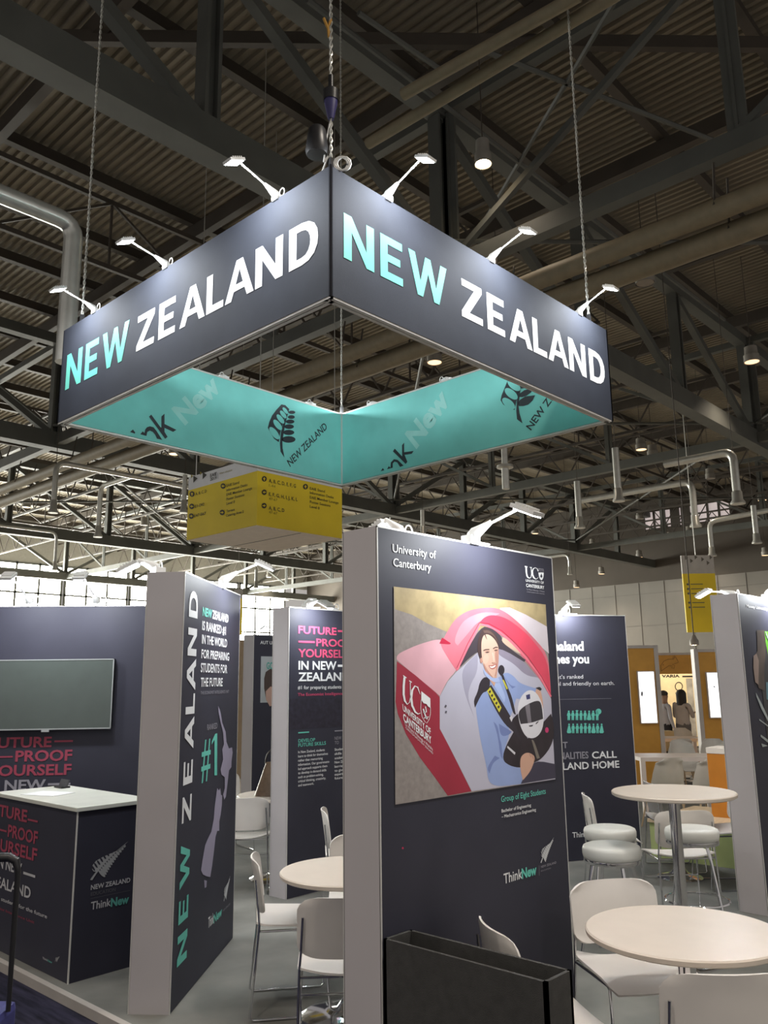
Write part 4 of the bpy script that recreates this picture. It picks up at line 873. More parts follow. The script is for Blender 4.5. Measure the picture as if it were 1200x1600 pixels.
m = MB(); fern(m, CS, (142, 1375), (199, 1362), (143, 1326), mat('dim_silver_print', (0.36, .37, .38), .6), navy_board); fern(m, CF, (87, 1502), (94, 1505), (87, 1491), mat('dim_silver_print', (0.36, .37, .38), .6), navy_board); build('fern_emblem', m, None, cn)
q = hz(75, 1240, 1.012); m = MB(); m.box((q.x, q.y, 1.0125), (.21, .30, .003), .35); tag(build('paper_sheet', m, white_p), 'white paper sheet lying on the counter top', 'paper')
q = hz(97, 1231, 1.01); t = thing('card_holder', 'small dark grey card holder at the back of the counter top', 'card holder', (q.x, q.y, 1.01))
m = MB(); m.box((q.x, q.y, 1.018), (.07, .12, .014), 0); build('foot', m, black, t, .003)
m = MB(); m.box((q.x + .015, q.y, 1.045), (.012, .12, .05), 0, M=Matrix.Rotation(.35, 3, 'Y')); build('back_plate', m, mat('dark_grey_plastic', (.06, .06, .065), .5), t, .002)

# ---- planter
pn = thing('planter_box', 'empty long dark felt planter box in front of the photo panel', 'planter', (2.655, 2.07, 0))
m = MB(); x0, x1, y0, y1, h_, w_ = 2.572, 2.735, 1.69, 2.435, .763, .014
for a, b in (((x0, y0), (x1, y0 + w_)), ((x0, y1 - w_), (x1, y1)), ((x0, y0), (x0 + w_, y1)), ((x1 - w_, y0), (x1, y1))): m.span((*a, .002), (*b, h_))
build('wall', m, black_box, pn)
m = MB(); m.span((x0 + w_, y0 + w_, .45), (x1 - w_, y1 - w_, .46)); build('liner', m, mat('liner_brown', (.03, .026, .02), .9), pn)

# ---- panel lamps
G3 = 'white arm lamps on the display panels'
arm_lamp(PU, (735, 838), (812, 793), 2.425, 'white arm lamp with grey head above the photo panel', P_PANEL, G3, lit=True)
arm_lamp(PU, (628, 830), (600, 819), 2.425, 'white arm lamp lying behind the photo panel top', 2, G3, outward=-1, inset=.2)
arm_lamp(PLF, (344, 903), (405, 879), 2.425, 'white arm lamp reaching right from the NEW ZEALAND map panel', P_PANEL, G3)
arm_lamp(PLF, (247, 886), (212, 881), 2.425, 'glaring arm lamp on the far side of the NEW ZEALAND map panel', P_PANEL, G3, outward=-1, inset=.2)
arm_lamp(PF, (520, 951), (487, 938), 2.425, 'glaring arm lamp on top of the FUTURE PROOF panel', P_PANEL, G3, outward=-1, inset=.2)
arm_lamp(PF, (480, 951), (505, 941), 2.425, 'small arm lamp above the pink heading', P_PANEL * .6, G3)
arm_lamp(PA, (434, 993), (415, 980), 2.425, 'glaring arm lamp on the far panel with the half hidden portrait', P_PANEL, G3, outward=-1, inset=.2)
arm_lamp(PZ, (880, 961), (893, 941), 2.425, 'thin arm lamp on the pictogram panel', P_PANEL, G3)
for px_, l_ in ((45, 'left one of two unseen arm lamps added to brighten the television wall'), (150, 'right one of two unseen arm lamps added to brighten the television wall')):
    b_ = PW.at(PW.s_of_x(px_, 2.42), 2.425, -.03); arm_lamp_at(b_, b_ + PW.n * .52 + Vector((0, 0, .20)), PW.n, PW.r, l_, P_PANEL * 0.8, G3)  # unseen pair of lamps, added to lighten the wall from its top
arm_lamp(PM, (1150, 929), (1106, 923), 2.425, 'glaring arm lamp reaching left from the panel with the green photo', P_PANEL, G3, outward=-1, inset=.2)
arm_lamp(PM, (1198, 936), (1222, 915), 2.425, 'arm lamp over the front of the panel with the green photo', P_PANEL, G3)

# ================================================================== YELLOW SIGNS
yn = hz(401, 820, 4.5); Y0, V0 = yn.x, yn.y
ys = thing('hanging_sign', 'yellow cube sign with white top band hanging behind the banner', 'sign', (Y0 + .95, V0 + .92, 4.5))
YR = Plane((0, V0, 0), (1, 0, 0)); YL = Plane((Y0, 0, 0), (0, -1, 0)); ye, yv_ = YR.s_of_x(534.5, 4.5) - Y0, -YL.s_of_x(291.5, 4.5) - V0
ztop = None
a_, b_ = 4.5, 7.0
for _ in range(40):
    q = (a_ + b_) / 2
    if pj((Y0, V0, q))[1] > 713: a_ = q
    else: b_ = q
ztop = a_
zband = YR.hit(403, 735.5).z
m = MB(); m.span((Y0, V0, 4.5), (Y0 + ye, V0 + yv_, zband)); build('yellow_board', m, yel, ys)
m = MB(); m.span((Y0, V0, zband), (Y0 + ye, V0 + yv_, ztop)); m.span((Y0 + .0, V0 - .004, zband - .0), (Y0 + ye, V0, zband + .03)); build('white_band', m, white_p, ys)
m = MB(); m.span((Y0 + .02, V0 + .02, 4.485), (Y0 + ye - .02, V0 + yv_ - .02, 4.502)); build('underside', m, cream, ys)
m = MB(); m.span((Y0 + ye * .5 - .006, V0 + .02, 4.480), (Y0 + ye * .5 + .006, V0 + yv_ - .02, 4.487)); build('underside_joint', m, steel, ys)
m = MB()
for tx, xl, xr, yb_, yt in (('A, B, C, D, E, F, G', 419.8, 462, 753.5, 748), ('E, F, G, H, I, J, K, L', 419.8, 464.5, 774.5, 769.2), ('A, B, C, D', 419.8, 444, 796, 790.6)): T(m, YR, tx, xl, xr, 420, yb_, yt, .006, .012)
for tx, xr, yb_ in (('EAIE Stand', 507.3, 765), ('Information Desks', 521, 771.6), ('EAIE Member Lounge', 528.6, 778.8), ('Poster Sessions', 516, 786), ('Level 0', 499, 793.3)): T(m, YR, tx, 483.9, xr, 484, yb_, yb_ - 4.1, .006, .006)
def arrow(pl, x, y, d):
    poly(m, pl, ell(x, y, 3.9, 4.3), .006)
ars = [(YR, 412.6, 748.3, 0), (YR, 412.6, 769.2, 1), (YR, 412.4, 790.2, 2), (YR, 477, 760.5, 0), (YL, 300.5, 772, 0), (YL, 300, 791.3, 1), (YL, 299.2, 806.5, 2), (YL, 349, 759.5, 1), (YL, 347.5, 800.8, 2)]
for a in ars: arrow(*a)
for tx, xl, xr, yb_, yt in (('A, B, C, D', 305.8, 323, 774, 769.8), ('E1-E42', 305, 319.5, 793.6, 789.2), ('E47-E67', 303.8, 322, 808.4, 804.2), ('Terrace', 354, 367, 801, 797), ('Catering Area 2', 353.5, 381, 807.6, 803.8)): T(m, YL, tx, xl, xr, xl, yb_, yt, .006, .01)
for tx, xr, yb_ in (('EAIE Stand', 374, 761), ('Information Desks', 387, 768), ('EAIE Member Lounge', 394, 775), ('Poster Sessions', 382, 782), ('Level 0', 367, 789)): T(m, YL, tx, 354.2, xr, 354.5, yb_, yb_ - 4, .006, .006)
T(m, YL, 'EAIE', 328.7, 338.9, 329, 745.6, 740.6, .006, .02); T(m, YL, '2019', 328.7, 338.9, 329, 751.4, 746.6, .006, .02); stroke(m, YL, [(340.8, 739), (340.8, 748)], .4, .006)
for x, y in ((302.5, 749), (317, 743.5)): poly(m, YL, [(x, y - 6), (x + 6.5, y - 1.5), (x, y + 5.5)], .006)
build('lettering', m, mat('dark_brown_print', (0.045, .04, .03), .6), ys)
m = MB()
for pl, x, y, d in ars:
    rt = [(0, -2.6), (2.2, .2), (.7, .2), (.7, 2.6), (-.7, 2.6), (-.7, .2), (-2.2, .2)]
    if d == 1: rt = [(py_, -px_) for px_, py_ in rt]
    if d == 2: rt = [(-py_, px_) for px_, py_ in rt]
    poly(m, pl, [(x + p_, y + q_) for p_, q_ in rt], .0075)
build('arrow_print', m, yel, ys)
m = MB()
for tx, yb_ in (('1-44', 760.2), ('47-67', 781), ('47-67', 802)): T(m, YR, tx, 420, 430 + (3 if len(tx) > 4 else 0), 420.2, yb_, yb_ - 4, .006)
T(m, YL, 'Where education', 343, 363, 343.5, 741.5, 738.5, .006)
for x, y in ((299, 744.5), (313, 739.8)): poly(m, YL, [(x, y - 3), (x + 3, y - 1), (x, y + 3)], .006)
build('faint_lettering', m, mat('olive_print', (0.30, .24, .03), .6), ys)
m = MB()
for a in ((.1, .1), (ye - .1, .1), (.1, yv_ - .1), (ye - .1, yv_ - .1)): m.tube([(Y0 + a[0], V0 + a[1], ztop), (Y0 + a[0], V0 + a[1], RZ + .2)], .01, 5)
build('wire', m, galv, ys)
def flat_sign(tl, tr, bl, D, label, band, tri=True):
    a, b, c = at_depth(*tl, D), at_depth(*tr, D), at_depth(*bl, D); b.z = a.z; w = (b - a).length
    pl = Plane(Vector((a.x, a.y, 0)), Vector((b.x - a.x, b.y - a.y, 0))); t = thing('hanging_sign', label, 'sign', (a + b) / 2)
    zb = a.z - (a.z - c.z) * band
    m = MB(); wbox(m, pl, 0, w, c.z, zb, -.06, 0); build('yellow_board', m, yel, t)
    m = MB(); wbox(m, pl, 0, w, zb, a.z, -.06, 0); build('white_band', m, mat('grey_white_print', (.48, .47, .45), .6), t)
    m = MB(); wbox(m, pl, .45 * w, .47 * w, a.z, RZ + .2, -.04, -.02); build('wire', m, galv, t)
    if tri:
        m = MB()
        for x, y in ((.12, .13), (.27, .30), (.42, .10), (.62, .22), (.78, .42), (.88, .12)):
            s, z = x * w, a.z - y * (a.z - zb); h = .09 * w; m.face([pl.at(s, z + h * .8, .004), pl.at(s + h, z, .004), pl.at(s, z - h * .8, .004)])
        for i, y in enumerate((.38, .44, .50, .62, .68)): m.face([pl.at(*p_, .004) for p_ in ell(.13 * w, a.z - (a.z - c.z) * y, .035 * w, .035 * w, 0, 10)]); wbox(m, pl, .22 * w, .6 * w, a.z - (a.z - c.z) * y - .01, a.z - (a.z - c.z) * y + .012, .002, .004)
        build('symbol_print', m, mat('grey_brown_print', (.13, .12, .10), .6), t)
    return t
flat_sign((1064, 868), (1114, 864), (1076, 988), 24, 'narrow yellow sign with white top hanging by the right panel', .24)
flat_sign((366, 921), (379, 922), (366, 992), 27, 'small yellow and grey sign just behind the map panel', .2, False)

# ================================================================== FURNITURE
def make_chair():
    t = thing('chair', 'white chair', 'chair', (0, 0, 0), 'white plastic chairs with chrome sled legs')
    def seat(a, b):
        x = .205 * a; w = .225 * (1 - .12 * max(0, (abs(a) - .7) / .3) ** 2)
        y = w * b; z = .450 + .018 * b * b * (1 - .6 * a) - (3.2 * (x - .10) ** 2 if x > .10 else 0) + (1.2 * (x + .14) ** 2 if x < -.14 else 0)
        return (x, y, z)
    m = MB(); m.sheet(seat, 12, 10, .009); build('seat', m, white_pl, t, 0, 60)
    def back(a, b):
        r = 1 - .16 * max(0, (abs(a) - .55) / .45) ** 2.5
        y = .228 * b * r; h = .515 + .135 * (1 + a); h = .65 + (h - .65) * (1 - .10 * max(0, (abs(b) - .6) / .4) ** 2.5)
        return (-.205 - .13 * (h - .515) - .25 * max(0, h - .71) ** 1.5 + .040 * b * b, y, h)
    m = MB(); m.sheet(back, 12, 14, .009); build('backrest', m, white_pl, t, 0, 60)
    for s in (-1, 1):
        y = .215 * s; m = MB()
        m.tube([(-.212, y * .93, .70), (-.196, y * .97, .54), (-.19, y, .47), (-.205, y * 1.02, .30), (-.235, y * 1.04, .02), (-.215, y * 1.04, .008), (.0, y * 1.04, .008), (.175, y * 1.04, .008), (.195, y * 1.04, .022), (.17, y * 1.01, .28), (.150, y * .98, .425), (.13, y * .98, .436), (-.02, y * .98, .438), (-.185, y, .44)], .0065, 7)
        build('side_frame', m, chrome, t, 0, 80)
    m = MB(); m.tube([(-.19, -.213, .44), (-.19, .213, .44)], .0065, 7); m.tube([(.166, -.217, .25), (.166, .217, .25)], .0065, 7); build('cross_bar', m, chrome, t)
    return t
GC = 'white plastic chairs with chrome sled legs'
ch = make_chair()
chairs = [(3.35, 3.88, -38, 'white chair standing left of the left round table, seen side on'), (3.02, 3.11, 47, 'white chair seen from behind in front of the left round table'),
 (4.83, 4.90, -42, 'white chair seen edge on against the FUTURE PROOF panel'), (3.93, 3.87, -135, 'white chair peeping over the left round table beside the big photo panel'),
 (4.82, 6.24, 46, 'white chair seen from behind between the map panel and the FUTURE PROOF panel'), (5.75, 7.75, -100, 'white chair far back at the map panel edge'),
 (3.81, 2.01, -125, 'white chair facing the viewer behind the front right round table'), (3.11, 2.05, -34, 'white chair partly hidden behind the planter box'),
 (3.15, 1.39, 42, 'white chair seen from behind at the bottom right corner'), (6.80, 3.72, -52, 'white chair behind the two stacked looking stools by the pictogram panel'),
 (6.45, 3.00, 46, 'white chair seen from behind in front of the far low table'), (7.94, 3.70, -47, 'white chair at the left of the far low table'), (7.58, 3.12, 133, 'white chair at the right of the far low table by the right panel')]
for i, (x, y, d, l) in enumerate(chairs): put(ch if i == 0 else copy_tree(ch), x, y, d, l, GC)
def make_table(r, h, label, base=.27, cross=False):
    t = thing('table', label, 'table', (0, 0, 0))
    m = MB(); m.lathe([(0, h - .028), (r - .012, h - .028), (r - .002, h - .022), (r, h - .006), (r - .006, h), (0, h)], n=64); build('tabletop', m, white_tb, t, 0, 30)
    m = MB(); m.lathe([(.036, .02), (.036, h - .028)], n=20); build('column', m, chrome, t)
    m = MB(); m.lathe([(0, .0), (base, .0), (base, .010), (base * .9, .022), (base * .5, .040), (.07, .055), (.045, .09), (.037, .10)], n=40); build('base', m, chrome, t, 0, 50)
    return t
put(make_table(.385, .74, 't'), 3.43, 3.50, 0, 'low round white table left of the photo panel', 'round white tables')
put(make_table(.395, .74, 't'), 3.52, 1.635, 0, 'low round white table at the bottom right', 'round white tables')
put(make_table(.392, 1.03, 't', .20), 5.44, 2.525, 0, 'tall round white bar table on a chrome column', 'round white tables')
put(make_table(.40, .74, 't', .20), 7.61, 3.53, 0, 'low round white table seen just under the bar table top', 'round white tables')
q = hz(424, 1243, .74); put(make_table(.40, .74, 't'), 5.27, 6.30, 0, 'round white table with a brown bag, half hidden by the FUTURE PROOF panel', 'round white tables')
tb = at_depth(426, 1240, 8.05)
def make_stool():
    t = thing('bar_stool', 's', 'stool', (0, 0, 0), 'padded white bar stools')
    m = MB(); m.lathe([(0, .615), (.170, .615), (.182, .622), (.187, .645), (.187, .672), (.180, .690), (.160, .699), (.10, .704), (0, .705)], n=32); build('seat', m, white_vin, t, 0, 60)
    m = MB(); m.lathe([(.150, .590), (.180, .590), (.184, .600), (.182, .616), (.150, .616)], n=32); build('seat_ring', m, chrome, t)
    for k in range(4):
        a = math.pi / 4 + k * math.pi / 2; c, s = math.cos(a), math.sin(a); m = MB()
        m.tube([(.13 * c, .13 * s, .585), (.16 * c, .16 * s, .48), (.255 * c, .255 * s, .008)], .011, 8); build('leg', m, chrome, t)
    m = MB(); m.tube([(.218 * math.cos(a), .218 * math.sin(a), .21) for a in (i * math.pi / 14 for i in range(29))], .008, 7); build('foot_ring', m, chrome, t)
    return t
st = make_stool(); G4 = 'padded white bar stools'
put(st, 5.19, 2.86, 10, 'padded white bar stool in front, left of the bar table column', G4)
put(copy_tree(st), 5.78, 3.19, 40, 'padded white bar stool just behind the other one left of the bar table', G4)
put(copy_tree(st), 6.13, 2.73, 25, 'padded white bar stool behind the bar table column', G4)
# brown bag on the table
b = thing('handbag', 'brown leather handbag standing on the round table beside the FUTURE PROOF panel', 'bag', (tb.x, tb.y, .74))
c = Vector((tb.x, tb.y, .741)); w_ = cR.copy(); w_.z = 0; w_.normalize(); f_ = FW
m = MB()
def bagf(a, b_):
    z = .15 * (1 + b_); k = 1 - .62 * (b_ + 1) / 2; an = math.pi * a
    return c + w_ * (.17 * k * math.cos(an)) + f_ * (.075 * k * math.sin(an)) + Vector((0, 0, z))
m.sheet(bagf, 20, 8, .004); build('bag_body', m, mat('brown_leather', (.17, .115, .075), .4, var=.2, scale=20), b)
m = MB(); m.tube([c + w_ * (.07 * math.cos(a)) + Vector((0, 0, .29 + .12 * math.sin(a))) for a in (i * math.pi / 10 for i in range(11))], .008, 6); build('handle', m, mat('dark_leather', (.03, .022, .02), .5), b)

# trolley suitcase at the left edge
s0 = hz(33, 1345, 1.03); sc = thing('trolley_suitcase', 'blue trolley suitcase with raised black handle at the left picture edge', 'suitcase', (s0.x, s0.y, -.05))
w_ = cR.copy(); w_.z = 0; w_.normalize(); R_ = Vector((s0.x, s0.y, 0)) - w_ * .01; L_ = R_ - w_ * .24
m = MB(); m.tube([R_ + Vector((0, 0, .45)), R_ + Vector((0, 0, .99)), R_ - w_ * .012 + Vector((0, 0, 1.03)), R_ - w_ * .04 + Vector((0, 0, 1.045)), L_ + w_ * .04 + Vector((0, 0, 1.045)), L_ + w_ * .012 + Vector((0, 0, 1.03)), L_ + Vector((0, 0, .99)), L_ + Vector((0, 0, .45))], [.010, .012, .018, .019, .019, .018, .012, .010], 10); build('handle', m, black, sc)
mid = (R_ + L_) / 2 - w_ * .065; ang = math.atan2(w_.y, w_.x)
m = MB(); m.box((mid.x, mid.y, .21), (.36, .22, .50), ang); build('case_body', m, mat('blue_case_fabric', (.035, .035, .16), .55, var=.2, scale=12), sc, .03)
for a_ in (-.14, .14):
    m = MB(); p_ = mid + w_ * a_ + FW * .07; m.tube([(p_.x - w_.x * .012, p_.y - w_.y * .012, -.022), (p_.x + w_.x * .012, p_.y + w_.y * .012, -.022)], .027, 12); build('wheel', m, black, sc)

# ================================================================== ORANGE STAND FURTHER BACK
zt_ = Plane((8.27, 0, 0), (0, -1, 0)).hit(1075, 1286).z
bn = thing('bench', 'long low bench with pale lime front and beige wooden top before the orange stand', 'bench', (8.5, 3.4, 0))
m = MB(); m.span((8.28, 2.80, 0), (9.40, 4.12, zt_ - .03)); build('bench_front', m, mat('pale_lime_board', (.42, .48, .20), .6), bn)
m = MB(); m.span((8.265, 2.78, zt_ - .03), (9.42, 4.14, zt_)); build('bench_top', m, mat('beige_wood', (.60, .46, .30), .5, var=.15, stretch=(1, 12, 1)), bn)
q = hz(1130, 1277, zt_); ob = thing('orange_box', 'deep orange glossy block standing on the bench by the right panel', 'box', (q.x + .1, q.y, zt_))
zz = Plane((q.x, q.y, 0), w_).hit(1130, 1168).z
m = MB(); m.box((q.x + .12, q.y - .05, (zt_ + zz - .06) / 2), (.3, .30, zz - zt_ - .06)); build('block', m, orange_d, ob, .004)
m = MB(); m.box((q.x + .12, q.y - .05, zz - .03), (.31, .31, .06)); build('block_cap', m, cream, ob, .004)
FWl = (w_, FW)
def frontal(x0, x1, yt, D, zb, label, name, mt, th=.12, frame=None, tilt=0):
    a, b = at_depth(x0, yt, D), at_depth(x1, yt, D + tilt); t = thing(name, label, 'stand wall', ((a.x + b.x) / 2, (a.y + b.y) / 2, zb))
    pl = Plane(Vector((a.x, a.y, 0)), Vector((b.x - a.x, b.y - a.y, 0))); w = (Vector((b.x, b.y)) - Vector((a.x, a.y))).length
    m = MB(); wbox(m, pl, 0, w, zb, a.z, -th, 0); build('board', m, mt, t)
    if frame:
        m = MB(); wbox(m, pl, -.02, w + .02, a.z, a.z + .05, -th - .01, .015); wbox(m, pl, w - .0, w + .07, zb, a.z + .05, -th - .01, .015); wbox(m, pl, -.07, 0, zb, a.z + .05, -th - .01, .015); build('frame', m, frame, t)
    return t, pl, w, a.z
cf = mat('pale_frame', (.55, .50, .46), .5)
m = MB(); m.span((8.75, -3, -.05), (24, 13, -.01)); struct('floor_orange_stand', m, mat('cream_floor', (.50, .40, .32), .5), 'cream floor of the orange stand')
m = MB(); a, b = hz(1015, 1228, 0), hz(1125, 1213, 0)
cnr = [hz(x, y, .0) for x, y in ((1005, 1229), (1130, 1229), (1130, 1211), (1005, 1211))]
m.face(cnr); mp_ = mat('black_white_rug', (.5, .5, .5), .8)
nt = mp_.node_tree; vo = nt.nodes.new('ShaderNodeTexVoronoi'); vo.inputs['Scale'].default_value = 7; tc0 = nt.nodes.new('ShaderNodeTexCoord'); nt.links.new(tc0.outputs['Object'], vo.inputs[0])
r2 = nt.nodes.new('ShaderNodeValToRGB'); r2.color_ramp.interpolation = 'CONSTANT'; r2.color_ramp.elements[0].color = (.02, .02, .02, 1); r2.color_ramp.elements[1].position = .5; r2.color_ramp.elements[1].color = (.7, .65, .6, 1)
sp_ = nt.nodes.new('ShaderNodeSeparateColor'); nt.links.new(vo.outputs['Color'], sp_.inputs[0]); nt.links.new(sp_.outputs[0], r2.inputs[0]); nt.links.new(r2.outputs[0], nt.nodes['Principled BSDF'].inputs['Base Color'])
tag(build('rug', m, mp_), 'black and white patterned rug under the shell chairs', 'rug')
glow = mat('backlit_panel', (1, 1, 1), .4, emit=(1, 1, 1, 1.6))
def lightbox(pl, pts, label, mark):
    s = [pl.st(*p_) for p_ in pts]; s0 = sum(q[0] for q in (s[0], s[3])) / 2; s1 = (s[1][0] + s[2][0]) / 2; z1 = (s[0][1] + s[1][1]) / 2; z0 = (s[2][1] + s[3][1]) / 2
    t = thing('light_box', label, 'light box', pl.at((s0 + s1) / 2, (z0 + z1) / 2)); m = MB(); wbox(m, pl, s0, s1, z0, z1, .002, .05); build('casing', m, cf, t)
    m = MB(); wbox(m, pl, s0 + .015, s1 - .015, z0 + .015, z1 - .015, .05, .055); build('glowing_face', m, glow, t)
    m = MB(); poly(m, pl, ell(*mark, 12), .058); build('mark', m, mat('grey_mark', (.2, .2, .22), .6), t)
o1, p1, w1, zt1 = frontal(925, 1021, 1014, 14.2, 0, 'orange stand wall with a tall light box, left of the passage', 'stand_wall', orange, frame=cf)
lightbox(p1, ((993, 1048), (1021, 1049), (1027, 1130), (1001, 1131)), 'tall white light box on the left orange wall', (1001.5, 1084, 1.6, 4, 0))
o2, p2, w2, zt2 = frontal(1090, 1160, 1019, 14.0, 0, 'orange stand wall with a tall light box, beside the right panel', 'stand_wall', orange, frame=cf)
lightbox(p2, ((1101, 1050), (1122, 1050), (1129, 1122), (1108, 1122)), 'tall white light box on the right orange wall', (1114, 1073, 1.6, 1.0, 20))
o3, p3, w3, zt3 = frontal(1015, 1100, 1024, 18.4, at_depth(1050, 1053, 18.4).z, 'orange fascia with a line drawn kangaroo above the passage', 'stand_fascia', orange, frame=cf)
m = MB(); wbox(m, p3, -.2, -.1, -.01, zt3, -.1, 0); wbox(m, p3, w3 + .1, w3 + .2, -.01, zt3, -.1, 0); wbox(m, p3, -.2, w3 + .2, zt3 - .05, zt3, -.1, -.02); build('post', m, cf, o3)
m = MB(); k = crop(960, 980, 5.0)
for pts in ([(365, 340), (362, 300), (385, 265), (420, 250), (460, 250), (470, 235), (465, 222), (478, 235), (490, 255), (500, 275), (485, 280), (468, 285), (450, 290), (470, 300), (465, 322), (445, 318), (452, 305), (425, 300), (400, 318), (375, 335), (362, 345)], [(380, 290), (384, 296), (378, 298), (380, 290)], [(455, 250), (458, 228), (470, 240)]): stroke(m, p3, k(pts), .5, .01)
build('drawing', m, mat('dark_line_print', (.12, .05, .02), .6), o3)
o4, p4, w4, zt4 = frontal(1012, 1110, 1050, 20.5, 0, 'cream back wall with a ring emblem behind the two people', 'stand_wall', mat('warm_cream_wall', (.76, .66, .46), .6))
m = MB()
T(m, p4, 'VARIA', 1034, 1062, 1035, 1058.5, 1054.5, .008, .05); stroke(m, p4, [(1060.5 + 5.6 * math.cos(a), 1072.5 + 6.4 * math.sin(a)) for a in (i * math.pi / 12 for i in range(25))], 1.3, .01); T(m, p4, 'Olea', 1055, 1066, 1055.5, 1084.5, 1081.5, .008); bar(m, p4, 1066, 1082, 1067, 1058.3, 1055.8, .008)
build('lettering', m, mat('black_print', (.02, .02, .02), .6), o4)
m = MB(); bar(m, p4, 1079, 1089, 1080, 1150, 1060, .01); build('grey_poster', m, mat('grey_poster_print', (.34, .34, .34), .5, var=.4, scale=4), o4)
q = at_depth(1085, 1008, 18.9); sl = thing('spot_lamp', 'warm glowing spot lamp hanging above the orange fascia', 'lamp', q)
m = MB(); m.lathe([(.10, 0), (.10, .10), (.07, .14), (.04, .22), (0, .22)], q, 14); build('lamp_can', m, lamp_can, sl)
m = MB(); m.lathe([(0, .006), (.094, .006)], q, 14); build('lamp_glass', m, warm, sl)
m = MB(); m.tube([q + Vector((0, 0, .2)), Vector((q.x, q.y, RZ + .2))], .012, 5); build('suspension_rod', m, steel_d, sl)
light('lamp_light', 'SPOT', q + Vector((0, 0, -.03)), 230, (1, .80, .52), sl, .08, p4.at(w4 * .5, 1.3), math.radians(110))
# tables and shell chairs
def long_table(x0, x1, yt, D, label, dz=.74):
    a = at_depth(x0, yt, D); b = at_depth(x1, yt, D); t = thing('long_table', label, 'table', ((a.x + b.x) / 2, (a.y + b.y) / 2, -.01)); pl = Plane(Vector((a.x, a.y, 0)), b - a); w = (b - a).length
    m = MB(); wbox(m, pl, 0, w, dz - .05, dz, -.7, 0); build('tabletop', m, mat('pinkish_white_top', (.74, .64, .58), .4), t)
    for s in (0.0, w - .06):
        for d in (-.7, -.06):
            m = MB(); wbox(m, pl, s, s + .06, -.01, dz - .05, d, d + .06); build('leg', m, mat('pinkish_white_top', (.74, .64, .58), .4), t)
    return t
long_table(1001, 1135, 1186, 11.4, 'long white table behind the two front shell chairs')
long_table(1035, 1110, 1166, 14.9, 'second long white table further back in the orange stand')
def make_shell(mt):
    t = thing('shell_chair', 's', 'chair', (0, 0, 0), 'moulded shell chairs in the orange stand')
    pr_ = [(.24, .42), (.20, .445), (.08, .435), (-.06, .43), (-.15, .46), (-.20, .54), (-.235, .66), (-.265, .78), (-.285, .845)]
    WS = (.15, .18, .20, .21, .215, .215, .205, .175, .10)
    def f(a, b):
        x = (a + 1) / 2 * 8; i = min(int(x), 7); q = x - i; px_ = pr_[i][0] * (1 - q) + pr_[i + 1][0] * q; pz = pr_[i][1] * (1 - q) + pr_[i + 1][1] * q
        wd = WS[i] * (1 - q) + WS[i + 1] * q
        s = abs(b) ** 2.2; return (px_ + (.09 * s if x > 3.5 else 0) * min(1, (x - 3.5) / 1.5 if x > 3.5 else 0) * (.3 if x > 7 else 1), wd * b, pz + .085 * s * max(0, 1 - abs(x - 3) / 2.6))
    m = MB(); m.sheet(f, 24, 12, .008); build('shell', m, mt, t, 0, 70)
    for sx, sy in ((1, 1), (1, -1), (-1, 1), (-1, -1)):
        m = MB(); m.tube([(.12 * sx, .13 * sy, .43), (.21 * sx, .21 * sy, -.005)], [.013, .009], 6); build('leg', m, mat('pale_wood', (.50, .36, .22), .5), t)
    return t
shm = mat('grey_white_shell', (.62, .58, .52), .4); sh = make_shell(shm); G5 = 'moulded shell chairs in the orange stand'
def at_foot(px, D): q = at_depth(px, 1150, D); return q.x, q.y
FD = math.degrees(math.atan2(FW.y, FW.x))
for i, (px, D, dg, l) in enumerate(((1030, 10.5, 12, 'pale shell chair seen from behind, left of the front pair'), (1090, 10.4, 18, 'pale shell chair seen from behind, right of the front pair'), (1071, 13.0, 185, 'pale shell chair across the long table facing the viewer'),
        (1056, 13.7, 5, 'pale shell chair in the middle row before the second table'), (1071, 16.1, 180, 'pinkish pale shell chair highest in the row'), (1117, 12.4, 120, 'pale shell chair turned sideways beside the orange block'), (1116, 13.1, 165, 'pale shell chair low at the right end of the long table'))):
    x, y = at_foot(px, D); put(sh if i == 0 else copy_tree(sh), x, y, FD + dg, l, G5, -.01)
x, y = at_foot(1088, 15.6); dk = make_shell(mat('black_shell', (.02, .018, .018), .5)); put(dk, x + .95, y + .2, FD + 20, 'black shell chair below the cream back wall', G5, -.01)
q = at_depth(1037, 1140, 16.1); cb = thing('carton', 'beige carton on a dark trolley by the left orange wall', 'box', (q.x, q.y, .5))
m = MB(); m.box((q.x, q.y, .62), (.28, .28, .36), ang); build('carton_body', m, mat('carton_card', (.52, .40, .22), .7), cb)
m = MB(); m.box((q.x, q.y, .42), (.4, .4, .03), ang); 
for a_ in (-.18, .18):
    for b_ in (-.18, .18): m.tube([(q.x + a_, q.y + b_, -.01), (q.x + a_, q.y + b_, .42)], .015, 6)
build('trolley', m, black, cb)

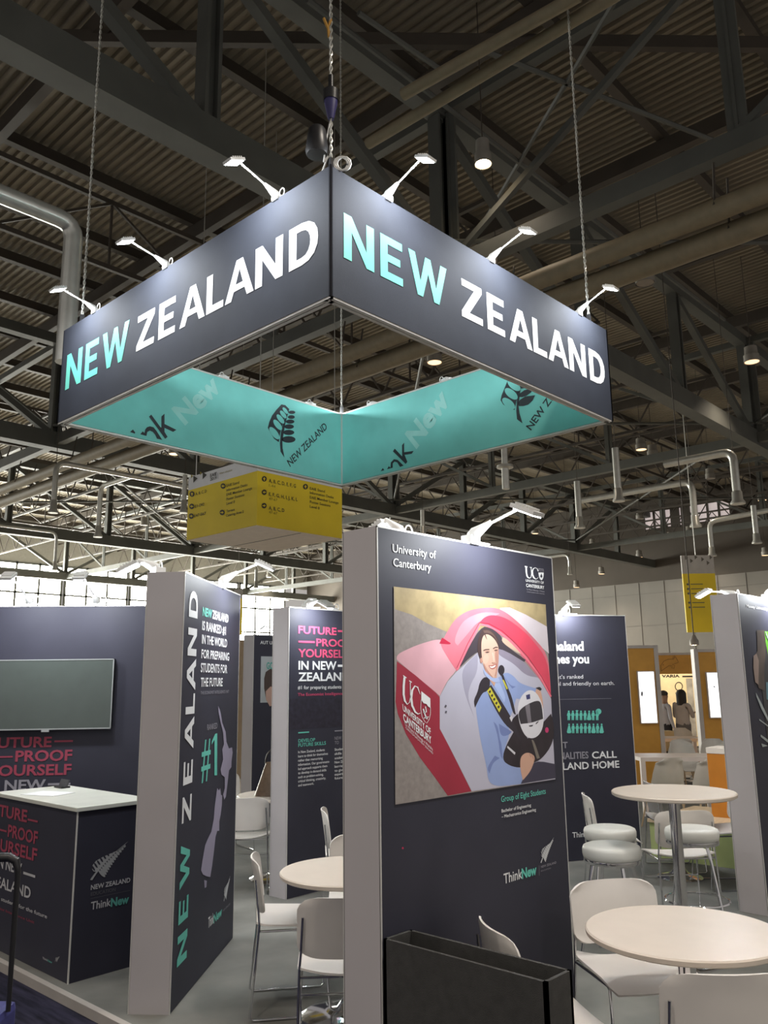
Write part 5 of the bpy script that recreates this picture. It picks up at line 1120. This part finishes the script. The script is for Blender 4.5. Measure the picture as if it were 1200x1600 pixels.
# ================================================================== PEOPLE (two, in the orange stand)
def person(px, D, head_deg, label, hair_long, shirt, trousers, hairm, pose, H=1.62):
    x, y = at_foot(px, D); t = thing('person', label, 'person', (x, y, -.01))
    s = H / 1.75
    V = []; E_ = []; Rr = []
    def add(p, r, parent=None):
        V.append(Vector(p) * s); Rr.append(r * s)
        if parent is not None: E_.append((parent, len(V) - 1))
        return len(V) - 1
    pel = add((0, 0, .95), .135); wst = add((.0, 0, 1.10), .125, pel); chs = add((.01, 0, 1.30), .145, wst); nk0 = add((.0, 0, 1.44), .085, chs); nk = add((.01, 0, 1.50), .055, nk0); hd0 = add((.02, 0, 1.58), .082, nk); hd1 = add((.02, 0, 1.67), .088, hd0); add((.01, 0, 1.73), .055, hd1)
    add((.105, 0, 1.605), .016, hd0)                                                  # nose
    hands = []
    for q in (-1, 1):
        sh_ = add((0, .165 * q, 1.41), .062, nk0); 
        if pose == 'down': el = add((-.03, .235 * q, 1.14), .045, sh_); wr_ = add((.05, .24 * q, .91), .032, el); hn = add((.07, .24 * q, .84), .034, wr_); d = Vector((.1, 0, -1))
        else: el = add((.06, .22 * q, 1.15), .045, sh_); wr_ = add((.25, .14 * q, 1.22), .032, el); hn = add((.31, .12 * q, 1.245), .034, wr_); d = Vector((1, 0, .25))
        d.normalize(); side = Vector((0, 1, 0)); b0 = V[hn] / s
        for k, ln in enumerate((.062, .075, .07, .055)):
            o_ = side * ((k - 1.5) * .019); f1 = add(b0 + d * .03 + o_, .0095, hn); f2 = add(b0 + d * (.03 + ln * .6) + o_ * 1.05 + Vector((.006, 0, -.004)), .009, f1); add(b0 + d * (.03 + ln) + o_ * 1.05 + Vector((.016, 0, -.012)), .007, f2)
        th_ = add(b0 + Vector((.02, -.030 * q, .005)), .011, hn); add(b0 + d * .05 + Vector((.02, -.038 * q, 0)), .008, th_)
        hp = add((0, .085 * q, .90), .105, pel); kn = add((.025, .095 * q, .50), .066, hp); an = add((-.02, .10 * q, .09), .043, kn); add((.11, .11 * q, .035), .036, an)
    me = bpy.data.meshes.new('body'); me.from_pydata([tuple(v) for v in V], E_, []); o = bpy.data.objects.new('body', me); COL.objects.link(o)
    mod = o.modifiers.new('s', 'SKIN'); me.skin_vertices[0].data[0].use_root = True
    for i, r in enumerate(Rr): me.skin_vertices[0].data[i].radius = (r, r * (1.25 if i in (1, 2) else 1))
    for v in me.skin_vertices[0].data: v.use_root = False
    me.skin_vertices[0].data[0].use_root = True
    sb = o.modifiers.new('d', 'SUBSURF'); sb.levels = 2; sb.render_levels = 2
    dg = bpy.context.evaluated_depsgraph_get(); nm = bpy.data.meshes.new_from_object(o.evaluated_get(dg)); bpy.data.objects.remove(o)
    nm.name = 'body'; skin = mat('skin_tone', (.45, .28, .20), .5); nm.materials.clear()
    for q in (skin, shirt, trousers, black): nm.materials.append(q)
    for p_ in nm.polygons:
        c = p_.center / s; r2_ = math.hypot(c.x, c.y); k = 0
        if c.z < .07: k = 3
        elif c.z < 1.0 and not (abs(c.y) > .19 and c.z > .70): k = 2
        elif c.z < 1.475 and not (abs(c.y) > .19 and c.z < .93) and not c.x > .24: k = 1
        p_.material_index = k; p_.use_smooth = True
    bo = bpy.data.objects.new('body', nm); COL.objects.link(bo); bo.parent = t
    m = MB(); n_ = 16; prof = []
    def hf(a, b_):
        an = math.pi * a; el = math.pi / 2 * (1 - (b_ + 1) / 2 * (1.35 if hair_long else 1.0)); r = .107
        fr_ = max(0, math.cos(an)); el = max(el, -.2 + .95 * fr_) if True else el
        z = 1.655 + .105 * math.sin(el); rr_ = .100 * math.cos(el)
        if hair_long and b_ > .6: z -= .22 * (b_ - .6) / .4 * (1 - fr_)
        return Vector((.012 + (rr_ + .004) * math.cos(an) * 1.05, (rr_ + .004) * math.sin(an), z)) * s
    m.sheet(hf, 20, 8, .008 * s); ho_ = build('hair', m, hairm, None, 0, 80); ho_.parent = t
    for q in (-1, 1):
        m = MB(); m.lathe([(0, .008), (.007, .005), (.009, 0), (.007, -.005), (0, -.008)], (0, 0, 0), 8); ey = build('eye', m, black, None); ey.parent = t; ey.location = Vector((.098, .034 * q, 1.635)) * s
    m = MB(); m.box(Vector((.096, 0, 1.565)) * s, (.012, .045, .010)); mo = build('mouth', m, mat('lip_tone', (.32, .12, .10), .5), None, .002); mo.parent = t
    t.rotation_euler = (0, 0, math.radians(FD + head_deg)); return t
person(1041, 17.2, -68, 'person in a white shirt and dark trousers standing side on by the left orange wall', False, mat('white_shirt', (.55, .55, .60), .7), mat('dark_trouser_cloth', (.025, .025, .03), .8), mat('grey_brown_hair', (.06, .05, .045), .7), 'down', 1.52)
person(1069, 17.0, -45, 'person with long dark hair and pale blouse standing before the ring emblem', True, mat('pale_blouse', (.48, .42, .38), .7), mat('grey_trouser_cloth', (.16, .14, .13), .8), mat('dark_hair', (.022, .016, .014), .6), 'hold', 1.54)

# ================================================================== FAR STANDS on the left, seen between the panels
for (x0, x1, yt, D, mt, l) in ((368, 388, 1000, 17, mat('tan_partition', (.45, .34, .22), .6), 'tan partition far behind the map panel'), (330, 470, 1010, 24, mat('white_partition', (.62, .60, .55), .6), 'white partition of a far stand seen beside the map panel')):
    frontal(x0, x1, yt, D, -.05, l, 'partition', mt)
